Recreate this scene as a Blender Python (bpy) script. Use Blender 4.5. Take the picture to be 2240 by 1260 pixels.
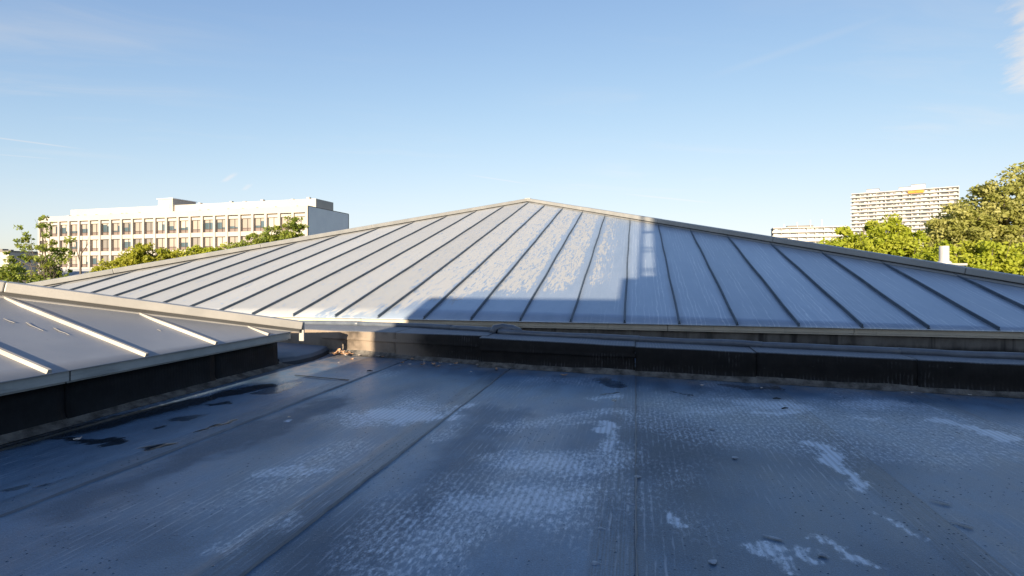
import bpy, bmesh, math, random
import numpy as np
from mathutils import Vector, Matrix, Quaternion
R = math.radians
rnd = random.Random(7)
for o in list(bpy.data.objects):
    bpy.data.objects.remove(o)
S = bpy.context.scene
COL = S.collection

# ------------------------------------------------------------------ camera
YAW = math.atan(270/1200)                     # view turned a little to the left of the roof's axis
cam_d = bpy.data.cameras.new('camera'); cam = bpy.data.objects.new('camera', cam_d)
COL.objects.link(cam)
cam.location = (0, 0, .72); cam.rotation_euler = (R(90), 0, YAW)
cam_d.sensor_width = 36; cam_d.lens = 36*1200/2240
cam_d.shift_y = -35/2240
cam_d.clip_start = .05; cam_d.clip_end = 6000
S.camera = cam

# ------------------------------------------------------------------ light
SUN_EL = math.atan(.2586)
TO_SUN = Vector((-.022, -1, .2586)).normalized()
EXPOSURE = 1.35
wd = bpy.data.worlds.new('World'); S.world = wd; wd.use_nodes = True

sun_d = bpy.data.lights.new('sun', 'SUN'); sun = bpy.data.objects.new('sun', sun_d); COL.objects.link(sun)
sun_d.energy = 4.6; sun_d.angle = R(.5); sun_d.color = (1, .83, .61)
sun.location = (0, -30, 20)
sun.rotation_euler = TO_SUN.to_track_quat('Z', 'Y').to_euler()
S.view_settings.view_transform = 'Standard'; S.view_settings.look = 'None'
S.view_settings.exposure = EXPOSURE; S.view_settings.gamma = 1
S.view_settings.use_curve_mapping = False

# ------------------------------------------------------------------ node helper
class NT:
    def __init__(s, tree): s.t = tree; s.n = tree.nodes; s.l = tree.links
    def put(s, sock, v):
        if isinstance(v, bpy.types.NodeSocket): s.l.new(v, sock)
        elif v is not None:
            if sock.type == 'RGBA' and not hasattr(v, '__len__'): v = (v, v, v, 1)
            if sock.type == 'RGBA' and len(v) == 3: v = (*v, 1)
            if sock.type == 'VECTOR' and not hasattr(v, '__len__'): v = (v, v, v)
            sock.default_value = v
    def node(s, kind, **kw):
        n = s.n.new('ShaderNode'+kind)
        for k, v in kw.items(): setattr(n, k, v)
        return n
    def math(s, op, a, b=None, c=None, clamp=False):
        n = s.node('Math', operation=op, use_clamp=clamp)
        for i, v in enumerate((a, b, c)):
            if v is not None: s.put(n.inputs[i], v)
        return n.outputs[0]
    def vmath(s, op, a, b=None, scale=None):
        n = s.node('VectorMath', operation=op); s.put(n.inputs[0], a)
        if b is not None: s.put(n.inputs[1], b)
        if scale is not None: s.put(n.inputs['Scale'], scale)
        return n.outputs['Value'] if op in ('LENGTH', 'DOT_PRODUCT', 'DISTANCE') else n.outputs[0]
    def ramp(s, v, a, b, lo=0., hi=1., smooth=True):
        n = s.node('MapRange', interpolation_type='SMOOTHSTEP' if smooth else 'LINEAR', clamp=True) if smooth else s.node('MapRange', clamp=True)
        s.put(n.inputs[0], v); s.put(n.inputs[1], a); s.put(n.inputs[2], b); s.put(n.inputs[3], lo); s.put(n.inputs[4], hi)
        return n.outputs[0]
    def mix(s, f, a, b, mode='MIX'):
        n = s.node('Mix', data_type='RGBA', blend_type=mode, clamp_factor=True)
        s.put(n.inputs[0], f); s.put(n.inputs[6], a); s.put(n.inputs[7], b)
        return n.outputs[2]
    def fmix(s, f, a, b):
        n = s.node('Mix', data_type='FLOAT'); s.put(n.inputs[0], f); s.put(n.inputs[2], a); s.put(n.inputs[3], b)
        return n.outputs[0]
    def noise(s, vec, scale, detail=3, rough=.55, dist=0, out=0):
        n = s.node('TexNoise'); s.put(n.inputs['Vector'], vec); s.put(n.inputs['Scale'], scale)
        s.put(n.inputs['Detail'], detail); s.put(n.inputs['Roughness'], rough); s.put(n.inputs['Distortion'], dist)
        return n.outputs[out]
    def voro(s, vec, scale, feature='F1', rand=1.):
        n = s.node('TexVoronoi', feature=feature); s.put(n.inputs['Vector'], vec); s.put(n.inputs['Scale'], scale)
        s.put(n.inputs['Randomness'], rand)
        return n
    def scalev(s, vec, v): return s.vmath('MULTIPLY', vec, v)
    def sep(s, vec): n = s.node('SeparateXYZ'); s.put(n.inputs[0], vec); return n.outputs
    def comb(s, x, y, z):
        n = s.node('CombineXYZ'); s.put(n.inputs[0], x); s.put(n.inputs[1], y); s.put(n.inputs[2], z); return n.outputs[0]
    def bump(s, h, strength, dist=.01, normal=None):
        n = s.node('Bump'); s.put(n.inputs['Strength'], strength); s.put(n.inputs['Distance'], dist); s.put(n.inputs['Height'], h)
        if normal is not None: s.put(n.inputs['Normal'], normal)
        return n.outputs[0]
    def attr(s, name): return s.node('Attribute', attribute_name=name).outputs['Fac']

def mat(name):
    m = bpy.data.materials.new(name); m.use_nodes = True
    t = NT(m.node_tree); b = m.node_tree.nodes['Principled BSDF']
    pos = t.node('NewGeometry').outputs['Position']
    return m, t, b, pos
def bs(t, b, col=None, rough=None, metal=None, normal=None, spec=None):
    if col is not None: t.put(b.inputs['Base Color'], col)
    if rough is not None: t.put(b.inputs['Roughness'], rough)
    if metal is not None: t.put(b.inputs['Metallic'], metal)
    if normal is not None: t.put(b.inputs['Normal'], normal)
    if spec is not None: t.put(b.inputs['Specular IOR Level'], spec)

# ------------------------------------------------------------------ sky
def build_sky():
    t = NT(wd.node_tree); t.n.clear()
    sk = t.node('TexSky', sky_type='NISHITA'); sk.sun_disc = False
    sk.sun_elevation = SUN_EL; sk.sun_rotation = math.atan2(TO_SUN.x, TO_SUN.y)
    sk.altitude = 50; sk.air_density = 1.0; sk.dust_density = .35; sk.ozone_density = 2.2
    d = t.node('TexCoord').outputs['Generated']
    x, y, z = t.sep(d)
    zz = t.math('MAXIMUM', z, .02)
    px_, py_ = t.math('DIVIDE', x, zz), t.math('DIVIDE', y, zz)      # where the ray meets a high flat cloud layer
    p = t.comb(px_, py_, 0)
    st = t.node('VectorRotate'); st.rotation_type = 'Z_AXIS'; t.put(st.inputs['Vector'], p); st.inputs['Angle'].default_value = R(-28)
    warp = t.vmath('ADD', t.scalev(st.outputs[0], (.35, 1.5, 1)), t.vmath('SCALE', t.noise(p, .7, 2, out=1), scale=.9))
    n = t.noise(warp, 1.1, 6, .62, .3)
    big = t.noise(p, .28, 2)
    ci = t.math('MULTIPLY', t.ramp(n, .47, .78), t.ramp(big, .40, .62))
    fade = t.ramp(z, .03, .2)
    ci = t.math('MULTIPLY', t.math('MULTIPLY', ci, fade), .30)
    # one brighter streak of cloud high on the right
    x0, y0, x1, y1 = 1.405, 2.30, 2.145, 3.60; dx, dy = x1-x0, y1-y0; L = math.hypot(dx, dy); dx /= L; dy /= L
    ax, ay = t.math('SUBTRACT', px_, x0), t.math('SUBTRACT', py_, y0)
    al = t.math('ADD', t.math('MULTIPLY', ax, dx), t.math('MULTIPLY', ay, dy))
    pe = t.math('ABSOLUTE', t.math('SUBTRACT', t.math('MULTIPLY', ax, dy), t.math('MULTIPLY', ay, dx)))
    pe = t.math('ADD', pe, t.math('MULTIPLY', t.math('SUBTRACT', t.noise(t.scalev(p, (9, 4, 1)), 1, 6, .68), .5), .26))
    wis = t.math('MULTIPLY', t.math('MULTIPLY', t.ramp(pe, .13, .02), t.math('MULTIPLY', t.ramp(al, -.2, .25), t.ramp(al, L+.1, L-.25))), .75)
    # short contrails
    tot = t.math('MAXIMUM', ci, wis)
    for (x0, y0, x1, y1, w, s_) in CONTRAILS:
        dx, dy = x1-x0, y1-y0; L = math.hypot(dx, dy); dx /= L; dy /= L
        ax, ay = t.math('SUBTRACT', px_, x0), t.math('SUBTRACT', py_, y0)
        al = t.math('ADD', t.math('MULTIPLY', ax, dx), t.math('MULTIPLY', ay, dy))
        pe = t.math('ABSOLUTE', t.math('SUBTRACT', t.math('MULTIPLY', ax, dy), t.math('MULTIPLY', ay, dx)))
        m1 = t.math('MULTIPLY', t.ramp(al, 0., L*.35), t.ramp(al, L, L*.6))
        m2 = t.ramp(pe, w, 0.)
        tot = t.math('MAXIMUM', tot, t.math('MULTIPLY', t.math('MULTIPLY', m1, m2), s_))
    # soft limit on each sky channel tones the bright horizon band down
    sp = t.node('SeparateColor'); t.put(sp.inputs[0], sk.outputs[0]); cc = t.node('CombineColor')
    for i, (g_, mx_) in enumerate(((1.05, SKY_LIMIT*.84), (.98, SKY_LIMIT*.88), (1.09, SKY_LIMIT*.90))):
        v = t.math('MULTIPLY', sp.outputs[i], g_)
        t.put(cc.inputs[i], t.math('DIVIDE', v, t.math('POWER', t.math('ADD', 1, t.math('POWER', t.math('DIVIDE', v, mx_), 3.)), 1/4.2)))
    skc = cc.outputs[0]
    lum = t.node('RGBToBW'); t.put(lum.inputs[0], skc)
    cloud = t.vmath('SCALE', t.comb(1.0, 1.0, 1.02), scale=t.math('ADD', t.math('MULTIPLY', lum.outputs[0], .6), SKY_LIMIT*.45))
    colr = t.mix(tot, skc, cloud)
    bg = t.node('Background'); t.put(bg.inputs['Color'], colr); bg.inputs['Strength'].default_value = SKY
    out = t.node('OutputWorld'); t.l.new(bg.outputs[0], out.inputs[0])
SKY = .09
SKY_LIMIT = .95/(SKY*2**EXPOSURE)
CONTRAILS = [(-4.75, 2.95, -4.35, 3.65, .05, .45), (-4.55, 5.31, -3.85, 4.72, .05, .5), (-4.75, 5.9, -4.2, 5.36, .05, .4), (-1.75, 5.3, -1.1, 6.25, .05, .3), (-.3, 7.0, 1.3, 8.6, .08, .4), (-5.4, 3.5, -4.95, 3.9, .05, .25), (.3, 3.04, 1.15, 2.23, .07, .10)]
build_sky()

# ------------------------------------------------------------------ mesh helpers
def link(o, parent=None):
    COL.objects.link(o)
    if parent is not None: o.parent = parent
    return o
def wloc(o):
    v = Vector((0, 0, 0))
    while o is not None: v += o.location; o = o.parent
    return v
def me(name, v, f, m=None, smooth=False):
    d = bpy.data.meshes.new(name); d.from_pydata([tuple(p) for p in v], [], f); d.update()
    if m: d.materials.append(m)
    if smooth: d.shade_smooth()
    return d
def part(name, v, f, m, parent=None, smooth=False, bevel=0):
    """vertices in world coordinates; the object's own origin sits at its parent's"""
    o0 = wloc(parent) if parent is not None else Vector((0, 0, 0))
    d = me(name, [Vector(p)-o0 for p in v], f, m, smooth)
    o = link(bpy.data.objects.new(name, d), parent)
    if bevel:
        b = o.modifiers.new('bevel', 'BEVEL'); b.width = bevel; b.segments = 2; b.limit_method = 'ANGLE'; b.angle_limit = R(40)
    return o
def inst(name, d, loc, parent=None, rz=0, scale=None):
    o = bpy.data.objects.new(name, d); o.location = loc; o.rotation_euler = (0, 0, rz)
    if scale: o.scale = scale
    return link(o, parent)
def thing(name, label, cat, loc=(0, 0, 0), rz=0, group=None):
    o = bpy.data.objects.new(name, None); o.location = loc; o.rotation_euler = (0, 0, rz); o.empty_display_size = .2
    o['label'] = label; o['category'] = cat
    if group: o['group'] = group
    return link(o)
def tag(o, label, cat, group=None):
    o['label'] = label; o['category'] = cat
    if group: o['group'] = group
    return o
def box(x0, x1, y0, y1, z0, z1):
    v = [(x0, y0, z0), (x1, y0, z0), (x1, y1, z0), (x0, y1, z0), (x0, y0, z1), (x1, y0, z1), (x1, y1, z1), (x0, y1, z1)]
    return v, [(3, 2, 1, 0), (4, 5, 6, 7), (0, 1, 5, 4), (1, 2, 6, 5), (2, 3, 7, 6), (3, 0, 4, 7)]
def boxes(lst):
    V, F = [], []
    for b in lst:
        v, f = box(*b); n = len(V); V += v; F += [tuple(i+n for i in q) for q in f]
    return V, F
def merge(*vf):
    V, F = [], []
    for v, f in vf:
        n = len(V); V += list(v); F += [tuple(i+n for i in q) for q in f]
    return V, F
def sweep(path, prof, frames):
    """prof: closed list of (side, up); frames: (side vector, up vector) per path point"""
    V, F = [], []; k = len(prof)
    for p, (sv, uv) in zip(path, frames):
        V += [Vector(p)+sv*a+uv*b for a, b in prof]
    for i in range(len(path)-1):
        for j in range(k):
            F.append((i*k+j, i*k+(j+1) % k, (i+1)*k+(j+1) % k, (i+1)*k+j))
    F.append(tuple(range(k-1, -1, -1))); n = (len(path)-1)*k; F.append(tuple(n+j for j in range(k)))
    return V, F
def bar(p, q, w, h, up=(0, 0, 1), z0=0.):
    """rectangular bar from p to q, width w centred, from z0 to z0+h above the line"""
    p, q = Vector(p), Vector(q); d = (q-p).normalized(); u = Vector(up); sd = d.cross(u).normalized(); u = sd.cross(d).normalized()
    return sweep([p, q], [(-w/2, z0), (w/2, z0), (w/2, z0+h), (-w/2, z0+h)], [(sd, u)]*2)
def tube(pts, rad, k=8):
    pts = [Vector(p) for p in pts]
    if not hasattr(rad, '__len__'): rad = [rad]*len(pts)
    V, F = [], []
    for i, p in enumerate(pts):
        d = (pts[min(i+1, len(pts)-1)]-pts[max(i-1, 0)]).normalized()
        a = d.cross(Vector((0, 0, 1)) if abs(d.z) < .9 else Vector((1, 0, 0))).normalized(); b = d.cross(a)
        V += [p+(a*math.cos(2*math.pi*j/k)+b*math.sin(2*math.pi*j/k))*rad[i] for j in range(k)]
    for i in range(len(pts)-1):
        for j in range(k): F.append((i*k+j, i*k+(j+1) % k, (i+1)*k+(j+1) % k, (i+1)*k+j))
    F.append(tuple(range(k-1, -1, -1))); F.append(tuple((len(pts)-1)*k+j for j in range(k)))
    return V, F

# numpy value noise
_rs = np.random.RandomState(3); _T = _rs.rand(256, 256)
def vn(x, y):
    xi, yi = np.floor(x).astype(int), np.floor(y).astype(int); fx, fy = x-xi, y-yi
    fx = fx*fx*(3-2*fx); fy = fy*fy*(3-2*fy)
    g = lambda i, j: _T[(xi+i) % 256, (yi+j) % 256]
    return (g(0, 0)*(1-fx)+g(1, 0)*fx)*(1-fy)+(g(0, 1)*(1-fx)+g(1, 1)*fx)*fy
def fbm(x, y, o=4):
    s, a, t = 0, .5, 0
    for i in range(o): s = s+a*vn(x*2**i+17*i, y*2**i+31*i); t += a; a *= .5
    return s/t
def sstep(a, b, x):
    t = np.clip((x-a)/(b-a), 0, 1); return t*t*(3-2*t)

# ------------------------------------------------------------------ materials
def m_membrane():
    m, t, b, pos = mat('bitumen_membrane')
    x, y, z = t.sep(pos)
    dust, wet, dark = t.attr('dust'), t.attr('wet'), t.attr('dark')  # first field mixes chalky dust with painted puddle reflections
    # pressed ribs along the roll, their broken highlights painted as pale colour
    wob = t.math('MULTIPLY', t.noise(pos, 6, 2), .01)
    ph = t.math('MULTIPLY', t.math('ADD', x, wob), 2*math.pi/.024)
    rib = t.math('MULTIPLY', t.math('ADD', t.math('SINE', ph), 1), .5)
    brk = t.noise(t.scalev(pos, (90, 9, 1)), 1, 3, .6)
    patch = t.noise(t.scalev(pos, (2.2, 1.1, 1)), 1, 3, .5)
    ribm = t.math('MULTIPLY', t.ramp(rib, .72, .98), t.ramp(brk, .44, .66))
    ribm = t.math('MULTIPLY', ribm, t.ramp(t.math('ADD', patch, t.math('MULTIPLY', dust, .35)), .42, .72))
    fine = t.noise(pos, 160, 3, .7); mid = t.noise(t.scalev(pos, (9, 4, 1)), 1, 5, .62)
    base = t.mix(t.ramp(mid, .3, .72), (.048, .104, .178), (.082, .162, .262))
    base = t.mix(t.math('MULTIPLY', dark, .85), base, (.026, .054, .092))
    lap, tone = t.attr('lap'), t.attr('tone')
    grain = t.noise(pos, 330, 2, .6)
    base = t.vmath('SCALE', base, scale=t.math('MULTIPLY', tone, t.ramp(grain, .25, .75, .62, 1.38)))
    lapl = t.noise(t.scalev(pos, (260, 3, 1)), 1, 3, .6)
    base = t.mix(t.math('MULTIPLY', lap, t.ramp(lapl, .38, .58, .85, .25)), base, (.020, .040, .066))
    base = t.mix(t.ramp(fine, .56, .78), base, (.16, .22, .30))
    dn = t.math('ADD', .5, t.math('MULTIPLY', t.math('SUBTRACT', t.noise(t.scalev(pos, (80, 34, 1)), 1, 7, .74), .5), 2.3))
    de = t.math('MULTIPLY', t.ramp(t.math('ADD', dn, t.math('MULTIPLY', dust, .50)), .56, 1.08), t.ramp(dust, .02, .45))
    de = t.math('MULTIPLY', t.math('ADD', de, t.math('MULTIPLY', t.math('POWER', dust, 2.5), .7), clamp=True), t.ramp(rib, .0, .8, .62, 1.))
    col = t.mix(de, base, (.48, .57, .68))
    silt_sunpatch = t.attr('silt_sunpatch')  # brown silt plus the sunlit corner's warmth, painted as colour
    col = t.mix(t.math('MULTIPLY', silt_sunpatch, t.ramp(t.noise(t.scalev(pos, (12, 8, 1)), 1, 4, .65), .3, .7)), col, (.32, .255, .205))
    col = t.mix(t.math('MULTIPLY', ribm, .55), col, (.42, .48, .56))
    col = t.mix(t.math('MULTIPLY', wet, .85), col, (.006, .007, .009))
    # beads of dew
    vo = t.voro(pos, 62, 'F1'); rndc = t.sep(vo.outputs['Color'])[0]
    bead = t.ramp(vo.outputs['Distance'], .30, .0)
    bead = t.math('MULTIPLY', bead, t.math('GREATER_THAN', rndc, t.ramp(t.noise(pos, 1.7, 3), .35, .65, .9, .5)))
    beadm = t.math('MULTIPLY', bead, t.math('MULTIPLY', t.ramp(t.noise(pos, 2.2, 3), .36, .56), t.math('SUBTRACT', 1, wet)))
    rough = t.math('SUBTRACT', t.math('ADD', .33, t.math('MULTIPLY', t.math('SUBTRACT', mid, .5), .3)), t.math('MULTIPLY', wet, .33))
    rough = t.math('ADD', rough, t.math('MULTIPLY', dark, .22))
    rough = t.math('MAXIMUM', t.math('SUBTRACT', rough, t.math('MULTIPLY', beadm, .2)), .06)
    h = t.math('ADD', t.math('MULTIPLY', t.math('MULTIPLY', rib, t.ramp(patch, .38, .66)), .20), t.math('ADD', t.math('MULTIPLY', fine, .8), t.math('MULTIPLY', t.math('MULTIPLY', lapl, lap), .7)))
    dry = t.math('SUBTRACT', 1, wet)
    nb = t.bump(t.math('MULTIPLY', h, dry), .45, .003)
    nb = t.bump(beadm, .6, .006, nb)
    nb = t.bump(t.noise(t.scalev(pos, (14, 5, 1)), 1, 3), .25, .006, nb)
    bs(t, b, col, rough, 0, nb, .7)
    return m
def m_curb(name, axis, base, dusty, dust_amt):
    """membrane dressed up a wall: pressed ribs across the face, pale and dusty"""
    m, t, b, pos = mat(name)
    x, y, z = t.sep(pos); ax = x if axis == 'x' else y
    wob = t.math('MULTIPLY', t.noise(pos, 5, 3), .014)
    ph = t.math('MULTIPLY', t.math('ADD', ax, wob), 2*math.pi/.021)
    rib = t.math('MULTIPLY', t.math('ADD', t.math('SINE', ph), 1), .5)
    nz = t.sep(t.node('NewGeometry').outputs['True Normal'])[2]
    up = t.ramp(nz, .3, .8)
    brk = t.noise(t.scalev(pos, (60, 60, 14)), 1, 3, .6)
    pat = t.noise(t.scalev(pos, (2.6, 2.6, 7)), 1, 4, .6)
    low = t.ramp(z, .09, .0)
    amt = t.math('ADD', t.math('ADD', t.math('MULTIPLY', t.ramp(pat, .5, .75), .35), t.math('MULTIPLY', up, .8)), t.math('MULTIPLY', low, .22))
    rm = t.math('MULTIPLY', t.math('MULTIPLY', t.ramp(rib, .3, 1.), t.ramp(brk, .40, .72)), t.math('MULTIPLY', amt, dust_amt*.75), clamp=True)
    c = t.mix(t.ramp(t.noise(pos, 11, 5, .65), .35, .7), base, tuple(v*1.6 for v in base))
    if axis == 'x': c = t.mix(t.math('MULTIPLY', t.ramp(x, -1.4, -2.15), t.ramp(t.noise(pos, 3, 4), .25, .6)), c, (.27, .215, .165))  # dirt browner to the left, its colour raised to brighten the sunlit patch
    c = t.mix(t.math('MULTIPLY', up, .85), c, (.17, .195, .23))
    c = t.mix(rm, c, dusty)
    sc = t.ramp(t.noise(t.scalev(pos, (9, 9, 30)), 1, 6, .75), .66, .74)
    c = t.mix(t.math('MULTIPLY', sc, .35*dust_amt), c, dusty)
    nb = t.bump(rib, .18, .003); nb = t.bump(t.noise(pos, 10, 3), .3, .012, nb); nb = t.bump(t.noise(pos, 120, 2), .25, .003, nb)
    bs(t, b, c, t.fmix(t.noise(pos, 9, 3), .5, .75), 0, nb, .16)
    return m
def m_zinc():
    m, t, b, pos = mat('weathered_zinc')
    uv = t.node('UVMap'); uv.uv_map = 'pan'; u, v, _ = t.sep(uv.outputs[0])
    rid = t.node('ObjectInfo').outputs['Random']
    X, Y, _ = t.sep(pos)
    q = t.comb(u, v, t.math('MULTIPLY', rid, 40))
    au = t.math('ABSOLUTE', u)
    # dew drying off the sheets: far left dry, right still damp
    dryx = t.ramp(X, .1, -3.6, smooth=False)
    sq = t.noise(t.scalev(q, (38, 5.5, 1)), 1, 5, .62, 1.1)
    lowf = t.noise(t.scalev(q, (5, 1.1, 1)), 1, 3, .6)
    edge = t.math('ADD', t.math('ABSOLUTE', t.math('ADD', u, .025)), t.math('MULTIPLY', t.math('SUBTRACT', lowf, .5), .13))
    band = t.ramp(edge, t.fmix(dryx, .19, .40), t.fmix(dryx, .10, .20))
    vlow = t.fmix(dryx, 1.0, -.6)
    vv = t.math('ADD', v, t.math('MULTIPLY', t.math('SUBTRACT', lowf, .5), 1.3))
    start = t.ramp(vv, vlow, t.math('ADD', vlow, t.math('ADD', t.math('MULTIPLY', rid, .4), .5)))
    pan_on = t.ramp(X, .10, -.6)
    body = t.math('MULTIPLY', t.math('MULTIPLY', band, start), pan_on)
    thr = t.math('SUBTRACT', .80, t.math('ADD', t.math('MULTIPLY', body, .34), t.math('MULTIPLY', dryx, .12)))
    dry = t.ramp(sq, thr, t.math('ADD', thr, .05))
    # thin white runs on the damp side
    wv = t.math('ADD', u, t.math('MULTIPLY', t.math('SUBTRACT', t.noise(t.comb(t.math('MULTIPLY', u, 9), t.math('MULTIPLY', v, 1.6), rid), 2.2, 3, .6), .5), .05))
    fr = t.math('ABSOLUTE', t.math('SUBTRACT', t.math('FRACT', t.math('MULTIPLY', wv, 26)), .5))
    runm = t.math('MULTIPLY', t.ramp(fr, .15, .03), t.ramp(t.noise(t.scalev(q, (13, .75, 1)), 1, 2), .42, .58))
    runm = t.math('MULTIPLY', t.math('MULTIPLY', runm, t.ramp(X, -.8, .2)), t.ramp(au, .2, .16))
    film = t.noise(t.scalev(q, (60, 2.2, 1)), 1, 4, .6)
    filmb = t.math('MULTIPLY', t.ramp(t.noise(t.scalev(q, (1.2, 2.4, 1)), 1, 3), .5, .7), t.ramp(X, -2.2, 0))
    damp = t.mix(t.ramp(lowf, .3, .7), (.30, .375, .47), (.34, .415, .515))  # damp tone, its blue partly standing in for the shade's tint
    pale = t.mix(lowf, (.355, .372, .385), (.405, .418, .425))
    c = t.mix(dry, damp, pale)
    c = t.mix(t.math('MULTIPLY', runm, .75), c, (.56, .61, .66))
    c = t.mix(t.math('MULTIPLY', t.math('MULTIPLY', t.ramp(film, .45, .75), filmb), .5), c, (.46, .52, .58))
    # grime held along the seams and below the cap
    gr = t.math('MULTIPLY', t.ramp(au, .17, .236), t.ramp(t.noise(t.scalev(q, (8, 1.5, 1)), 1, 4), .4, .65))
    c = t.mix(t.math('MULTIPLY', gr, .4), c, (.19, .205, .22))
    drt = t.math('MULTIPLY', t.ramp(t.noise(t.scalev(q, (34, .9, 1)), 1, 4, .65), .56, .74), t.ramp(t.noise(t.scalev(q, (2.5, .5, 1)), 1, 2), .42, .62))
    c = t.mix(t.math('MULTIPLY', drt, .22), c, (.16, .17, .18))
    c = t.mix(t.math('MULTIPLY', t.ramp(t.noise(pos, 55, 3, .7), .70, .78), .3), c, (.2, .2, .2))
    c = t.vmath('SCALE', c, scale=t.math('ADD', .93, t.math('MULTIPLY', rid, .14)))
    nb = t.bump(t.noise(t.scalev(q, (6, 1.3, 1)), 1, 3), .35, .02)
    nb = t.bump(t.noise(pos, 220, 2), .08, .002, nb)
    rough = t.fmix(dry, t.fmix(lowf, .27, .38), .62)
    bs(t, b, c, rough, t.fmix(dry, .35, .05), nb, t.fmix(dry, .8, .4))
    return m
def m_metal(name, a, bcol, rough=.5, metal=.2, streak=None, sc=5., bump=.12):
    m, t, b, pos = mat(name)
    n = t.noise(pos, sc, 5, .65); n2 = t.noise(pos, sc*16, 3, .7)
    c = t.mix(t.ramp(n, .32, .7), a, bcol)
    if streak:
        s_ = t.ramp(t.noise(t.scalev(pos, streak), 1, 4, .65), .55, .75)
        c = t.mix(t.math('MULTIPLY', s_, .4), c, tuple(v*.45 for v in a))
    c = t.mix(t.ramp(n2, .66, .8), c, tuple(v*.6 for v in a))
    bs(t, b, c, t.fmix(n, rough-.08, rough+.1), metal, t.bump(t.math('ADD', n, t.math('MULTIPLY', n2, .3)), bump, .006), .5)
    return m
def m_plain(name, a, bcol, rough=.8, sc=.6, bump=0, spec=.3, fine=None):
    m, t, b, pos = mat(name)
    n = t.noise(pos, sc, 5, .6)
    c = t.mix(t.ramp(n, .3, .72), a, bcol)
    if fine: c = t.mix(t.ramp(t.noise(pos, fine, 3, .7), .55, .8), c, tuple(v*.55 for v in a))
    bs(t, b, c, rough, 0, t.bump(t.noise(pos, sc*12, 3), bump, .02) if bump else None, spec)
    return m
def m_backwall():
    m, t, b, pos = mat('grimy_upstand')
    x, y, z = t.sep(pos)
    n = t.noise(t.scalev(pos, (5, 1, 3)), 1, 5, .65)
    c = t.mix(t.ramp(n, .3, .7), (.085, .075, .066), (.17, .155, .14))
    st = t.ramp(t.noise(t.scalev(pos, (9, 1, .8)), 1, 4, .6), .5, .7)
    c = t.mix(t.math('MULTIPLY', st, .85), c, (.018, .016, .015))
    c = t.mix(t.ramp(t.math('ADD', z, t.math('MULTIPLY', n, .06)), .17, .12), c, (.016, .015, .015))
    bs(t, b, c, .75, 0, t.bump(n, .3, .01), .3)
    return m
def m_leaf(name, a, bcol, c3, trans=.35):
    m, t, b, pos = mat(name)
    rv = t.attr('rv'); cv = t.attr('cv')
    c = t.mix(rv, a, bcol); c = t.mix(t.math('MULTIPLY', cv, .7), c, c3)
    bs(t, b, c, .55, 0, None, .35)
    tr = t.node('BsdfTranslucent'); t.put(tr.inputs['Color'], t.mix(.5, c, (c3[0]*1.3, c3[1]*1.35, c3[2]*.6)))
    mx = t.node('MixShader'); mx.inputs[0].default_value = trans
    t.l.new(b.outputs[0], mx.inputs[1]); t.l.new(tr.outputs[0], mx.inputs[2])
    t.l.new(mx.outputs[0], t.n['Material Output'].inputs[0])
    return m
def m_bark():
    m, t, b, pos = mat('bark')
    n = t.noise(t.scalev(pos, (14, 14, 3)), 1, 4)
    bs(t, b, t.mix(n, (.06, .05, .04), (.19, .16, .125)), .85, 0, t.bump(n, .5, .02), .2); return m
def m_glass(name, a, rough=.08):
    m, t, b, pos = mat(name)
    n = t.noise(pos, .25, 3); bs(t, b, t.mix(n, a, tuple(v*1.8 for v in a)), rough, 0, None, .9); return m
def m_bandglass():
    """far apartment front behind the balconies: blinds, curtains and glass too small to tell apart"""
    m, t, b, pos = mat('far_windows')
    tc = t.node('TexCoord').outputs['Object']; x, y, z = t.sep(tc)
    cell = t.node('TexWhiteNoise', noise_dimensions='2D'); t.put(cell.inputs['Vector'], t.comb(t.math('FLOOR', t.math('DIVIDE', x, 1.15)), t.math('FLOOR', t.math('DIVIDE', z, 2.8)), 0))
    k = cell.outputs['Value']
    c = t.mix(t.math('GREATER_THAN', k, .42), (.10, .11, .12), (.42, .40, .37))
    c = t.mix(t.math('GREATER_THAN', k, .8), c, (.62, .60, .56))
    bs(t, b, c, .35, 0, None, .5); return m

M = {}
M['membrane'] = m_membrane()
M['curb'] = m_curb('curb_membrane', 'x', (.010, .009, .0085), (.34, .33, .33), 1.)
M['sidewall'] = m_curb('side_membrane', 'y', (.006, .007, .009), (.07, .075, .08), .25)
M['roll'] = m_metal('smooth_bitumen', (.085, .10, .125), (.12, .14, .17), .33, 0, None, 9, .3)
M['fillet'] = m_plain('dusty_fillet', (.055, .052, .047), (.20, .185, .165), .85, 14, .5, .2, 60)
M['zinc'] = m_zinc()
M['seam'] = m_metal('zinc_seam', (.07, .095, .125), (.115, .145, .18), .5, .3)
M['cap'] = m_metal('ridge_cap_metal', (.285, .285, .275), (.34, .337, .322), .5, .1)
M['leftpan'] = m_metal('left_roof_sheet', (.215, .232, .262), (.26, .276, .305), .40, .2, None, 2.2, .06)
M['leftcap'] = m_metal('left_cap_metal', (.335, .325, .305), (.39, .375, .35), .5, .1)
M['leftseam'] = m_metal('left_seam_metal', (.36, .335, .295), (.44, .41, .36), .5, .1)
M['fascia'] = m_metal('cream_fascia', (.46, .41, .33), (.54, .48, .39), .6, 0, (30, 30, 2))
M['greyfascia'] = m_metal('grey_fascia', (.30, .32, .315), (.38, .395, .385), .55, .1, (3, 3, 30))
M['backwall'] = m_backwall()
M['concrete'] = m_plain('pale_concrete', (.60, .59, .57), (.68, .67, .65), .8, .4, .1)
M['white'] = m_plain('white_render', (.40, .37, .33), (.45, .415, .37), .8, .12)
M['column'] = m_plain('facade_concrete', (.37, .34, .31), (.42, .385, .355), .8, .2)
M['endwall'] = m_plain('end_wall_cladding', (.72, .73, .75), (.78, .79, .80), .6, .5)
M['dark'] = m_plain('dark_edge', (.05, .05, .05), (.08, .08, .08), .6, 1)
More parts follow.
